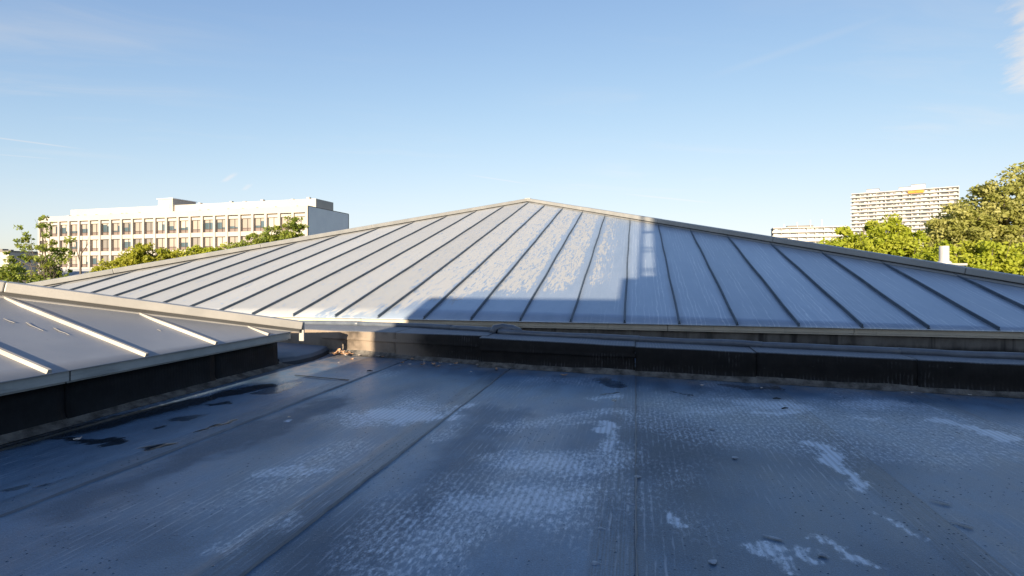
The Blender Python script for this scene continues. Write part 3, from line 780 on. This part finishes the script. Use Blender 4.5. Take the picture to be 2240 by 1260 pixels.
# ================================================================== BLOCK BEHIND THE CAMERA (casts the stepped shadow)
YC = -3.0
tw = thing('stair_block', 'taller pale stepped stair block with an open louvred corner behind the flat roof', 'building', (1, YC-3, 0))
part('low_side_wall', *box(-2.60, -2.361, YC-3, YC, -.06, 1.58), M['concrete'], tw)
part('low_wing', *box(-2.36, -.36, YC-3, YC, -.06, 2.67), M['concrete'], tw)
part('middle_wing', *box(-.36, -.192, YC-3, YC, -.06, 3.07), M['concrete'], tw)
part('corner_base', *box(-.192, .0, YC-.6, YC, -.06, 3.13), M['concrete'], tw)
part('tall_wing', *box(0, 1.35, YC-3, YC, -.06, 5.7), M['concrete'], tw)
part('right_wing', *box(1.351, 4.6, YC-3, YC-.002, -.06, 4.6), M['concrete'], tw)
part('corner_post', *box(-.192, -.13, YC-.06, YC, 3.13, 5.7), M['greyfascia'], tw)
for za, zb in [(3.205, 3.228), (3.268, 3.30), (3.755, 3.785), (3.86, 3.893), (4.42, 4.50), (5.06, 5.09), (5.6, 5.65)]:
    part('louvre_bar', *box(-.13, .0, YC-.04, YC-.01, za, zb), M['greyfascia'], tw)

# ================================================================== OFFICE BUILDING
BO = Vector((-56.66, 86.88, GZ)); TA = math.atan2(.080, -.997)
tx = Vector((-.9968, .0798, 0)); ty = Vector((-.004, 1, 0))             # along the front (to the left), back into the depth
ob_ = thing('office_building', 'long white concrete office block with rows of brown framed windows, behind trees at left', 'office building', BO)
def ofp(a, dpt, z): return BO+tx*a+ty*dpt+Vector((0, 0, z-GZ))
def obox(nm, a0, a1, d0, d1, z0, z1, mt, parent=None):
    v = [ofp(a, d_, z_) for z_ in (z0, z1) for a, d_ in ((a0, d0), (a1, d0), (a1, d1), (a0, d1))]
    return part(nm, v, [(0, 1, 2, 3), (7, 6, 5, 4), (4, 5, 1, 0), (5, 6, 2, 1), (6, 7, 3, 2), (7, 4, 0, 3)], mt, parent or ob_)
E0 = .72
W_ = 2.95; NB = 23; LEN = NB*W_+.5
zt, zrec = E0+11.75, E0+10.62
rows = [(E0+7.5, E0+10.1), (E0+4.23, E0+6.67), (E0+.97, E0+3.40), (E0-2.3, E0+.14)]
obox('core_wall', .35, LEN-.1, .9, 14.1, GZ, zt-.25, M['concrete'])
obox('parapet_beam', .002, LEN, 0, .75, zrec, zt, M['white'])
obox('roof_deck', .3, LEN-.1, .76, 14.0, zt-.24, zt-.15, M['concrete'])
for (zb, ztp), nxt in zip(rows, rows[1:]+[(GZ, E0-3.13)]):
    obox('spandrel_beam', .55, LEN-.05, .12, .85, nxt[1], zb, M['white'])
for k in range(NB+1):
    obox('column', k*W_+(.0 if k else .003), k*W_+.52, -.02 if k % 2 else -.022, .86, GZ, zrec-.002, M['column'])
wx0, wx1 = .52, W_
def local(a0, a1, d0, d1, z0, z1):
    v = [tx*a+ty*d_+Vector((0, 0, z_)) for z_ in (z0, z1) for a, d_ in ((a0, d0), (a1, d0), (a1, d1), (a0, d1))]
    return v, [(0, 1, 2, 3), (7, 6, 5, 4), (4, 5, 1, 0), (5, 6, 2, 1), (6, 7, 3, 2), (7, 4, 0, 3)]
wh = rows[1][1]-rows[1][0]; ww = wx1-wx0
fr_me = me('window', *merge(local(0, .07, .50, .62, 0, wh), local(ww-.07, ww, .50, .62, 0, wh), local(ww/2-.05, ww/2+.05, .49, .62, .06, wh-.06), local(.07, ww-.07, .50, .62, wh-.06, wh), local(.07, ww-.07, .50, .62, .60, .67)), M['frame'])
pn_me = me('pane', *local(0.07, ww/2-.05, .58, .60, .67, wh-.06), M['pane'])
pl_me = me('lower_panel', *local(.07, ww-.07, .56, .61, 0, .60), M['panel'])
bl_mes = [me('blind', *local(0, ww/2-.13, .565, .575, -1, 0), M[q_]) for q_ in ('blind', 'blind', 'blind2', 'blind3')]
bx_me = me('blind_box', *local(0.02, ww-.02, .30, .62, 0, .5), M['white'])
wr = random.Random(11)
for r_, (zb, ztp) in enumerate(rows):
    for k in range(NB):
        loc = tx*(k*W_+wx0)+Vector((0, 0, zb-GZ+.002))
        if r_ == 3 and k < 13: continue
        w_ = inst('window', fr_me, loc, ob_)
        full = wr.random() < .5; bl_me = wr.choice(bl_mes)
        for hlf in (0, 1):
            inst('pane', pn_me, tx*(hlf*(ww/2-.02)), w_)
            hgt = 1.68 if full else wr.choice([.5, .9, 1.2, 1.3, 1.45, 1.68, .2])
            inst('blind', bl_me, tx*(.10+hlf*(ww/2-.01))+Vector((0, 0, wh-.065)), w_, 0, (1, 1, hgt))
        inst('lower_panel', pl_me, (0, 0, 0), w_)
        if r_ == 0: inst('blind_box', bx_me, loc+Vector((0, 0, wh+.0)), ob_)
obox('end_wall', -.06, -.001, .12, 14.1, GZ, zt-.06, M['endwall'])
obox('roof_edge_trim', -.10, .0, .0, 14.15, zt-.058, zt+.04, M['dark'])
obox('corner_trim', -.10, -.002, -.03, .118, GZ, zt-.06, M['dark'])
obox('corner_trim', -.10, -.002, 14.105, 14.3, GZ, zt-.06, M['dark'])
# set-back plant level and lift house
obox('plant_level', .6, 63.5, 3.5, 9.5, zt-.14, zt+1.75, M['white'])
obox('lift_house', 34.2, 38.0, 3.0, 9.0, zt-.14, zt+3.0, M['white'])
obox('lift_house_roof', 34.0, 38.2, 2.8, 9.2, zt+3.001, zt+3.12, M['endwall'])
obox('lift_door', 34.9, 37.3, 2.93, 2.999, zt-.1, zt+1.9, M['tower'])
for a in (2.5, 6.1, 13, 17.2, 20.5, 28.3):
    obox('roof_vent', a, a+.6, 4.2, 4.8, zt+1.751, zt+1.98+.25*wr.random(), M['white'])
for a in (3.2, 7.9, 12.1, 15.4, 18.8, 23.6, 25.7, 41.2, 44.7, 45.9, 49, 53.1, 56.4, 58.5, 60.8):
    obox('roof_vent', a, a+.55, 1.2, 1.8, zt-.14, zt+.3, M['white'])

# low grey sheds in front of it
sh = part('low_shed', *boxes([(-73, -62.5, 54.5, 60, GZ, .78), (-73.3, -62.2, 54.2, 60.3, .781, 1.13)]), M['greyroof'])
tag(sh, 'low grey flat-roofed shed below the office block at left', 'shed')
sh2 = part('low_shed', [(-60, 44, .1), (-47, 46, .1), (-47, 52, .1), (-60, 50, .1), (-60, 44, GZ), (-47, 46, GZ), (-47, 52, GZ), (-60, 50, GZ), (-60, 47, .8), (-47, 49, .8)],
           [(0, 1, 9, 8), (2, 3, 8, 9), (0, 8, 3), (1, 2, 9), (4, 5, 1, 0), (5, 6, 2, 1), (6, 7, 3, 2), (7, 4, 0, 3)], M['greyroof'])
tag(sh2, 'low pitched grey metal shed roof behind the sparse leafy tree', 'shed')
# white building at the left edge
wb = thing('white_building', 'small distant white building at the far left edge behind leaves', 'building', (-226, 154, GZ))
part('wall', *box(-262, -219.5, 152.5, 170, GZ, 8.0), M['white'], wb)
part('roof', *box(-262.5, -219.2, 152.2, 170.3, 8.001, 8.4), M['slab'], wb)
part('roof_vent', *boxes([(-231, -229, 157, 159, 8.401, 9.3), (-226, -225, 157, 158, 8.401, 9.0)]), M['slab'], wb)
for k in range(5):
    for r_ in range(3): part('window', *box(-252+6.2*k, -249.5+6.2*k, 152.42, 152.6, -2.2+3.3*r_, -.4+3.3*r_), M['pane'], wb)

# ================================================================== FAR APARTMENT BLOCKS
def apartment(name, label, P0, P1, top, storey, nfl, depth, bay, vis_from):
    P0, P1 = Vector((*P0, GZ)), Vector((*P1, GZ)); L = (P1-P0).length; ang = math.atan2(P1.y-P0.y, P1.x-P0.x)
    rt = thing(name, label, 'apartment block', P0, ang)
    def lp(nm, bxs, mt, par=rt):
        v, f = boxes(bxs); return link(bpy.data.objects.new(nm, me(nm, v, f, mt)), par)
    H = top-GZ
    lp('window_wall', [(.3, L-.3, 1.5, depth, 0, H-.6)], M['farwin'])
    lp('end_wall', [(L-.28, L, 0, depth, 0, H+.4)], M['tower'])
    lp('end_wall', [(.0, .28, 1.6, depth, 0, H-.6)], M['slab'])
    lp('roof_edge', [(-.2, L+.0, -.25, depth+.2, H-.59, H)], M['tower'])
    for k in range(nfl):
        z = H-.6-storey*(k+1)
        if z < vis_from-GZ: break
        b_ = lp('balcony', [(-.6, L-.3, .0, .10, z+.12, z+1.15), (-.6, -.5, .101, 1.49, z+.12, z+1.15)], M['tower'])
        lp('slab', [(-.65, L-.29, -.06, 1.495, z-.16, z+.118)], M['slab'], b_)
    nb = int(L/bay)
    for k in range(1, nb):
        lp('party_wall', [(k*bay-.12, k*bay+.12, .12, 1.49, max(0, vis_from-GZ), H-.6)], M['tower'])
    return rt, L, H, lp
rt, L, H, lp = apartment('apartment_tower', 'tall distant white apartment tower with stacked balconies and orange awnings, right', (161.5, 466.8), (219.9, 441.0), 60.6, 2.8, 23, 14, 5.3, 5)
for a0, a1, dz_ in ((9.5, 17.2, 2.6), (29.5, 37, 2.3), (36.8, 45, 3.6)):
    h_ = lp('roof_house', [(a0, a1, 4, 10, H+.001, H+dz_)], M['concrete']); lp('roof', [(a0-.2, a1+.2, 3.8, 10.2, H+dz_+.001, H+dz_+.4)], M['slab'], h_)
aw = thing('awning', 'bright orange awning hung from the top balcony of the apartment tower', 'awning', (0, 0, 0))
dirv = Vector((58.4, -25.8, 0)).normalized(); nv = Vector((-.404, -.915, 0))
for a0, a1 in ((35.0, 39.4), (39.55, 44.2)):
    p0 = Vector((161.5, 466.8, 0))+dirv*a0+nv*.35; p1 = Vector((161.5, 466.8, 0))+dirv*a1+nv*.35
    v = [p0+Vector((0, 0, 59.7))-nv*.05, p1+Vector((0, 0, 59.7))-nv*.05, p1+nv*.5+Vector((0, 0, 57.7)), p0+nv*.5+Vector((0, 0, 57.7))]
    o = part('awning_cloth', v, [(0, 3, 2, 1)], M['orange'], aw); sm = o.modifiers.new('thick', 'SOLIDIFY'); sm.thickness = .04
rt, L, H, lp = apartment('apartment_block', 'lower distant white apartment block just above the right-hand hip cap', (81.0, 356.5), (119.2, 352.0), 27.4, 2.7, 11, 12, 4.5, 8)
for a in (6, 13, 20, 26): lp('roof_vent', [(a, a+.5, 3, 3.5, H+.001, H+2.2+(a % 3))], M['tower'])
lp('roof_house', [(8, 22, 4, 9, H+.001, H+1.2)], M['slab'])

# ================================================================== FLUE PIPE
an = part('annex_roof', *boxes([(6.35, 6.82, 13.5, 14.4, GZ, .86), (6.3, 6.86, 13.45, 14.5, .861, .905)]), M['cap'])
tag(an, 'small flat concrete annex roof below the white flue behind the right-hand hip', 'roof')
fl = thing('flue_pipe', 'short white metal flue pipe standing behind the right-hand hip cap', 'flue', (6.62, 13.85, .906))
part('pipe', *tube([(6.62, 13.85, .907), (6.62, 13.85, 1.29)], .092, 24), M['pipe'], fl, False)
part('base_flange', *tube([(6.62, 13.85, .907), (6.62, 13.85, .94), (6.62, 13.85, .965)], [.14, .13, .10], 24), M['pipe'], fl)

# ================================================================== TREES
def tree(name, label, base, crown, n_cl, n_lf, leaf, mt, seed, group=None, spread=.42, trunk_r=.16, shape=1., sparse=False):
    """crown: list of (cx, cy, cz, rx, ry, rz) lobes; branches grow from the trunk into the lobes and carry leaf clusters"""
    rs = np.random.RandomState(seed)
    t_ = thing(name, label, 'tree', base, 0, group); B = Vector(base)
    cen, cr = [], []
    vol = np.array([c[3]*c[4]*c[5] for c in crown])**.75; vol /= vol.sum()
    for i in range(n_cl):
        c = crown[rs.choice(len(crown), p=vol)]
        u = rs.normal(size=3); u /= np.linalg.norm(u); r_ = rs.rand()**(.42)
        p = np.array(c[:3])+u*r_*np.array(c[3:])*(.82+.36*rs.rand())
        cen.append(p); cr.append(spread*(.55+.8*rs.rand()))
    cen = np.array(cen)
    # wood
    parts_ = []
    cm = np.mean([c[:3] for c in crown], axis=0); zt_ = max(c[2] for c in crown)
    tp_ = Vector((cm[0]*.8+B.x*.2, cm[1]*.8+B.y*.2, zt_))
    trunk = [B.lerp(tp_, s_)+Vector((.12*math.sin(seed+5*s_), .12*math.cos(seed*2+4*s_), 0)) for s_ in np.linspace(0, 1, 7)]
    trunk[0] = B
    parts_.append(tube(trunk, [trunk_r*(1-.8*s_) for s_ in np.linspace(0, 1, 7)], 7))
    nb = min(n_cl, 70)
    for i in rs.choice(n_cl, nb, replace=False):
        p = Vector(cen[i]); s_ = .30+.6*rs.rand(); a = B.lerp(tp_, s_)
        if a.z > p.z-.2: a = B.lerp(tp_, max(.15, (p.z-.6*(p-a).length*.6-B.z)/(tp_.z-B.z)))
        mid = a.lerp(p, .5)+Vector((rs.normal()*.12, rs.normal()*.12, -.1*(p-a).length*.6))
        parts_.append(tube([a, mid, p], [trunk_r*.28, trunk_r*.16, .008], 4))
        if i % 2 == 0:
            for q in range(2):
                e = p+Vector(rs.normal(size=3)*.35); parts_.append(tube([mid.lerp(p, .6), e], [trunk_r*.1, .005], 3))
    part('trunk', *merge(*parts_), M['bark'], t_, True)
    # leaves
    N = n_cl*n_lf
    ci = np.repeat(np.arange(n_cl), n_lf)
    rad = np.array(cr)[ci]
    off = rs.normal(size=(N, 3)); off *= (rs.rand(N)**.5/np.linalg.norm(off, axis=1))[:, None]
    off[:, 2] *= .65
    P = cen[ci]+off*rad[:, None]
    nor = rs.normal(size=(N, 3))*.8+np.array([-.1, -.55, .75]); nor /= np.linalg.norm(nor, axis=1)[:, None]
    a = rs.normal(size=(N, 3)); a -= nor*(a*nor).sum(1)[:, None]; a /= np.linalg.norm(a, axis=1)[:, None]; b = np.cross(nor, a)
    sz = leaf*(.6+.8*rs.rand(N))[:, None]
    droop = nor*sz*.22
    V = np.stack([P-a*sz*.55, P+b*sz*.34-droop*.3, P+a*sz*.62-droop, P-b*sz*.34-droop*.3], 1).reshape(-1, 3)-np.array(B)
    d = bpy.data.meshes.new('crown'); d.vertices.add(4*N); d.vertices.foreach_set('co', V.ravel())
    d.loops.add(4*N); d.loops.foreach_set('vertex_index', np.arange(4*N)); d.polygons.add(N); d.polygons.foreach_set('loop_start', np.arange(0, 4*N, 4)); d.update(calc_edges=True)
    rv = np.repeat(rs.rand(N), 4); cv = np.repeat(rs.rand(n_cl)[ci], 4)
    for nm, arr in (('rv', rv), ('cv', cv)):
        at_ = d.attributes.new(nm, 'FLOAT', 'POINT'); at_.data.foreach_set('value', arr.astype(np.float32))
    d.materials.append(M[mt]); link(bpy.data.objects.new('crown', d), t_)
    return t_
# left side
tree('deciduous_tree', 'thin airy green tree with visible branches at the far left before the office block', (-31.2, 23.9, GZ),
     [(-31.6, 23.7, 2.0, 1.15, 1.2, 1.5), (-32.8, 23.4, 1.7, .8, .9, 1.2), (-30.6, 23.9, 1.8, .6, .8, 1.3), (-32.9, 23.4, .4, 1.0, 1., .7), (-31.2, 23.8, .3, 1.0, 1.0, .8), (-31.6, 23.6, 3.4, .7, .6, .5), (-33.2, 23.3, 2.9, .5, .5, .4)], 100, 26, .15, 'leaf_g', 5, None, .25, .10)
tree('garden_bush', 'low leafy green bush at the left edge beside the hip roof cap', (-29.6, 20.2, GZ),
     [(-29.9, 20.0, .2, 1.6, 1., 1.0), (-28.3, 20.6, -.1, 1.4, 1, .9)], 60, 60, .15, 'leaf_g', 15, None, .35, .08)
tree('conifer_tree', 'dark green dense tree between white building and sparse tree at far left', (-58, 44, GZ),
     [(-58, 44, 1.0, .9, .9, 1.4), (-58, 44, -1, 1.4, 1.4, 1.6)], 60, 80, .2, 'leaf_d', 25, None, .5, .14)
tree('deciduous_tree', 'yellow-green rounded tree in front of the middle of the office block', (-36.4, 35.0, GZ),
     [(-39.4, 34.4, 0.5, 1.7, 1.6, 1.0), (-37.9, 34.8, 1.0, 1.7, 1.6, 1.2), (-36.2, 35.0, 1.3, 1.8, 1.6, 1.4), (-34.2, 35.4, 1.3, 1.7, 1.5, 1.2), (-36.9, 34.9, 2.5, .6, .5, .7), (-32.7, 35.7, 1.4, 1.2, 1.2, 1.0)], 320, 80, .17, 'leaf_y', 35, None, .40, .16)
tree('deciduous_tree', 'small fresh green tree top between the yellow tree and the office end wall', (-33.2, 39.6, GZ),
     [(-35.4, 39.1, 2.2, 1.0, 1., .9), (-34.0, 39.3, 2.1, 1.0, 1., .9), (-32.8, 39.7, 1.9, .9, 1., .8)], 100, 70, .16, 'leaf_b', 45, None, .34, .12)
tree('deciduous_tree', 'taller upright green tree before the right end of the office block', (-29.2, 40.7, GZ),
     [(-30.9, 40.2, 2.9, 1.1, 1.1, 1.2), (-29.5, 40.5, 3.3, 1.0, 1.1, 1.4), (-28.0, 40.8, 3.7, .95, .9, 1.7), (-32.4, 39.9, 2.3, .9, 1.0, 1.0), (-33.4, 39.7, 1.9, .6, 1.0, .8), (-27.4, 40.9, 2.6, .7, .8, 1.0)], 240, 62, .16, 'leaf_g', 55, None, .36, .14)
bt = thing('bare_tree', 'slender bare tree with forked twigs before the office windows at left', 'tree', (-49.4, 40.2, GZ))
bb = Vector((-49.4, 40.2, GZ))
part('trunk', *merge(tube([bb, bb+Vector((.05, 0, 3.5)), bb+Vector((-.02, 0, 6.6)), bb+Vector((.12, 0, 7.6))], [.13, .11, .08, .05], 7),
     tube([bb+Vector((0, 0, 6.5)), bb+Vector((-.5, .1, 7.5)), bb+Vector((-1.0, .2, 8.3))], [.06, .04, .012], 5), tube([bb+Vector((.1, 0, 7.4)), bb+Vector((.6, .1, 8.1)), bb+Vector((.8, .1, 8.9))], [.05, .03, .01], 5),
     tube([bb+Vector((.35, .05, 7.8)), bb+Vector((1.0, .0, 8.4))], [.03, .008], 4), tube([bb+Vector((-.25, .05, 7.1)), bb+Vector((-.2, .1, 8.6))], [.03, .008], 4), tube([bb+Vector((.12, 0, 7.6)), bb+Vector((.1, .1, 9.2))], [.04, .008], 4)), M['bark'], bt, True)
# right side
tree('deciduous_tree', 'bright yellow-green tree below the apartment tower at right', (11.6, 31.3, GZ),
     [(9.4, 30.8, 1.2, 1.0, 1.3, 1.1), (10.8, 31.1, 1.5, 1.3, 1.5, 1.3), (12.2, 31.4, 1.9, 1.4, 1.5, 1.5), (13.4, 31.8, 1.7, 1.2, 1.3, 1.4), (12.9, 31.6, 3.0, .5, .5, .6), (10.5, 31.0, 2.5, .35, .4, .5), (8.9, 30.6, 1.8, .35, .4, .5)], 330, 75, .16, 'leaf_b', 65, None, .36, .15)
tree('deciduous_tree', 'smaller bright green tree directly behind the white flue', (14.4, 27.4, GZ),
     [(13.2, 27.2, .8, 1.2, 1.2, 1.1), (14.6, 27.5, 1.0, 1.3, 1.2, 1.2), (15.9, 27.9, .6, 1.2, 1.2, 1.1)], 210, 75, .15, 'leaf_b', 75, None, .34, .13)
tree('deciduous_tree', 'big olive-brown leafed tree rising highest at the right edge', (24.5, 41.8, GZ),
     [(20.8, 41.2, 3.4, 1.5, 2.0, 1.9), (22.6, 41.8, 3.9, 1.8, 2.2, 2.4), (25.0, 42.2, 4.6, 2.1, 2.5, 3.1), (28, 42.5, 5.4, 2.6, 2.6, 4.0), (19.4, 40.9, 3.2, .9, 1.0, 1.3), (22.8, 41.5, 1.0, 3.2, 2.0, 2.0), (20.7, 41.0, 5.2, .6, .8, .6), (22.2, 41.6, 5.9, .6, .8, .6)], 640, 78, .20, 'leaf_o', 85, None, .52, .26)
tree('deciduous_tree', 'pale olive tree low at the right edge beside the hip cap', (18.9, 27.6, GZ),
     [(18.0, 27.3, .5, 1.4, 1.3, 1.3), (19.6, 27.8, 1.0, 1.4, 1.3, 1.5), (21.2, 28.2, 1.0, 1.5, 1.3, 1.6)], 220, 75, .15, 'leaf_o', 95, None, .36, .13)
tree('deciduous_tree', 'dark green tree filling the gap behind the bright and olive trees', (20, 52, GZ),
     [(15.5, 52, .5, 3, 1.5, 2.2), (20.5, 52, 1.2, 3, 1.5, 2.6), (26, 52, 2, 3.5, 1.6, 3.5)], 170, 80, .26, 'leaf_d', 105, None, .8, .2)

# ================================================================== LITTER ON THE FLAT ROOF
def leaf_mesh(seed, m, L, Wd):
    r = random.Random(seed); V, F = [], []; n = 6
    for i in range(n+1):
        s_ = i/n; w = Wd*math.sin(math.pi*min(.97, s_*.95+.03))*(1+.3*r.uniform(-1, 1)); z = L*.25*(s_-.5)**2*4*r.uniform(.6, 1.2)+.002
        cu = w*.55
        V += [(L*(s_-.5), -w, z+cu), (L*(s_-.5), 0, z), (L*(s_-.5), w, z+cu*r.uniform(.5, 1.2))]
    for i in range(n):
        for j in range(2): F.append((i*3+j, i*3+3+j, i*3+4+j, i*3+1+j))
    return me('dry_leaf', V, F, m, True)
LM = [leaf_mesh(1, M['dry'], .045, .014), leaf_mesh(2, M['drypale'], .034, .012), leaf_mesh(3, M['dry'], .055, .013), leaf_mesh(4, M['drypale'], .022, .009)]
SC = [(-1.773,3.985),(-1.684,3.92),(-1.589,3.942),(-1.618,4.042),(-1.522,3.999),(-1.482,4.05),(-1.448,3.891),(-1.381,3.988),(-1.353,4.03),(-1.645,4.12),(-1.762,4.15),(-1.739,3.866),(-1.504,3.961),(-1.177,4.02),(-.984,3.86),(-1.139,3.733),(-2.055,4.22),(-2.107,4.25),(-.479,3.743),(-2.26,3.876),(-2.237,4.038),(-2.291,4.26)]
for i, (x, y) in enumerate(SC):
    o = inst('dry_leaf', LM[i % 4], (x, y, .008), None, rnd.random()*6.3)
    tag(o, 'small dry tan leaf scattered on the roof before the left stretch of curb', 'leaf', 'dry leaves scattered before the curb')
for x, y, lb in [(.403, 3.591, 'lone tiny dry leaf before the curb, just right of the central seam'), (.751, 3.602, 'pinkish dry leaf before the curb right of the roof centre'), (1.581, 3.65, 'small dry leaf close to the curb toward the right'), (1.879, 3.66, 'tiny pale dry leaf close to the curb at far right'),
                 (-2.298, 1.857, 'pale dry leaf beside the dark wet streak near the left wall'), (-1.648, 2.371, 'single pale leaf on the second roll of roofing at left')]:
    tag(inst('dry_leaf', LM[rnd.choice((1, 3))], (x, y, .008), None, rnd.random()*6), lb, 'leaf')
for i in range(26):
    x, y = -2.46+rnd.gauss(0, .05), 4.24+rnd.gauss(0, .03)
    o = inst('dry_leaf', LM[i % 3], (x, min(y, 4.32), .016+.035*rnd.random()*math.exp(-((x+2.46)/.05)**2)), None, rnd.random()*6.3); o.rotation_euler = (rnd.uniform(-.6, .6), rnd.uniform(-.6, .6), rnd.random()*6.3)
    tag(o, 'orange-brown dry leaf in the sunlit heap in the corner of the curb', 'leaf', 'heap of dry leaves in the corner')
def flake_mesh(seed, L, W2):
    r = random.Random(seed); V, F = [], []; n = 10
    for ring, (sc, z) in enumerate(((1, 0), (.85, .002), (.4, .003))):
        for j in range(n):
            a = 2*math.pi*j/n; k = 1+.25*math.sin(3*a+seed)+.12*r.uniform(-1, 1); V.append((L*.5*sc*k*math.cos(a), W2*.5*sc*k*math.sin(a), z*(.7+.5*r.random())))
    V.append((0, 0, .0032))
    for q in range(2):
        for j in range(n): F.append((q*n+j, q*n+(j+1) % n, (q+1)*n+(j+1) % n, (q+1)*n+j))
    for j in range(n): F.append((2*n+j, 2*n+(j+1) % n, 3*n))
    return me('debris_flake', V, F, M['flake'], True)
FM = [flake_mesh(1, .036, .016), flake_mesh(2, .024, .018), flake_mesh(5, .05, .012)]
for i, (x, y, rz, lb) in enumerate([(.006, 1.969, .3, 'rounded grey flake of debris on the central seam, farther one'), (-.017, 1.733, -.5, 'leaf-shaped grey flake on the central seam in the middle foreground'), (-.096, 1.36, .2, 'grey flake near the bottom edge just left of the central seam'),
        (.342, 2.644, .1, 'tiny pale flake right of centre in the middle distance'), (.374, 2.255, .4, 'small pale flake right of the central seam, mid roof'), (.187, 1.432, .9, 'small grey flake near the bottom edge right of the central seam'), (.364, 1.596, -.4, 'long thin grey flake above the pale stain in the right foreground'),
        (.463, 1.528, -.5, 'grey flake between two pale stains in the right foreground'), (.911, 1.801, -.7, 'slender grey flake beside the right-hand seam in the foreground'), (.932, 1.963, -.6, 'thin dark flake at right beyond the slender foreground flake'), (-.093, 1.546, 0, 'small round grey flake left of the central seam in the foreground')]):
    tag(inst('debris_flake', FM[(2 if 'thin' in lb or 'slender' in lb else 0 if 'leaf-shaped' in lb else 1)], (x, y, .004), None, rz), lb, 'debris')
tw_me = me('twig', *tube([(-.022, 0, .004), (0, .003, .006), (.02, -.002, .004)], [.003, .0045, .002], 6), M['twig'], True)
for x, y, rz, lb in [(-1.86, 3.62, .2, 'dark twig at the edge of the sunlit patch near the left corner'), (.775, 3.33, 0, 'short black twig on the roof at right of centre'), (.76, 3.10, .6, 'black crumb below the short black twig at right of centre')]:
    tag(inst('twig', tw_me, (x, y, .006), None, rz), lb, 'twig')
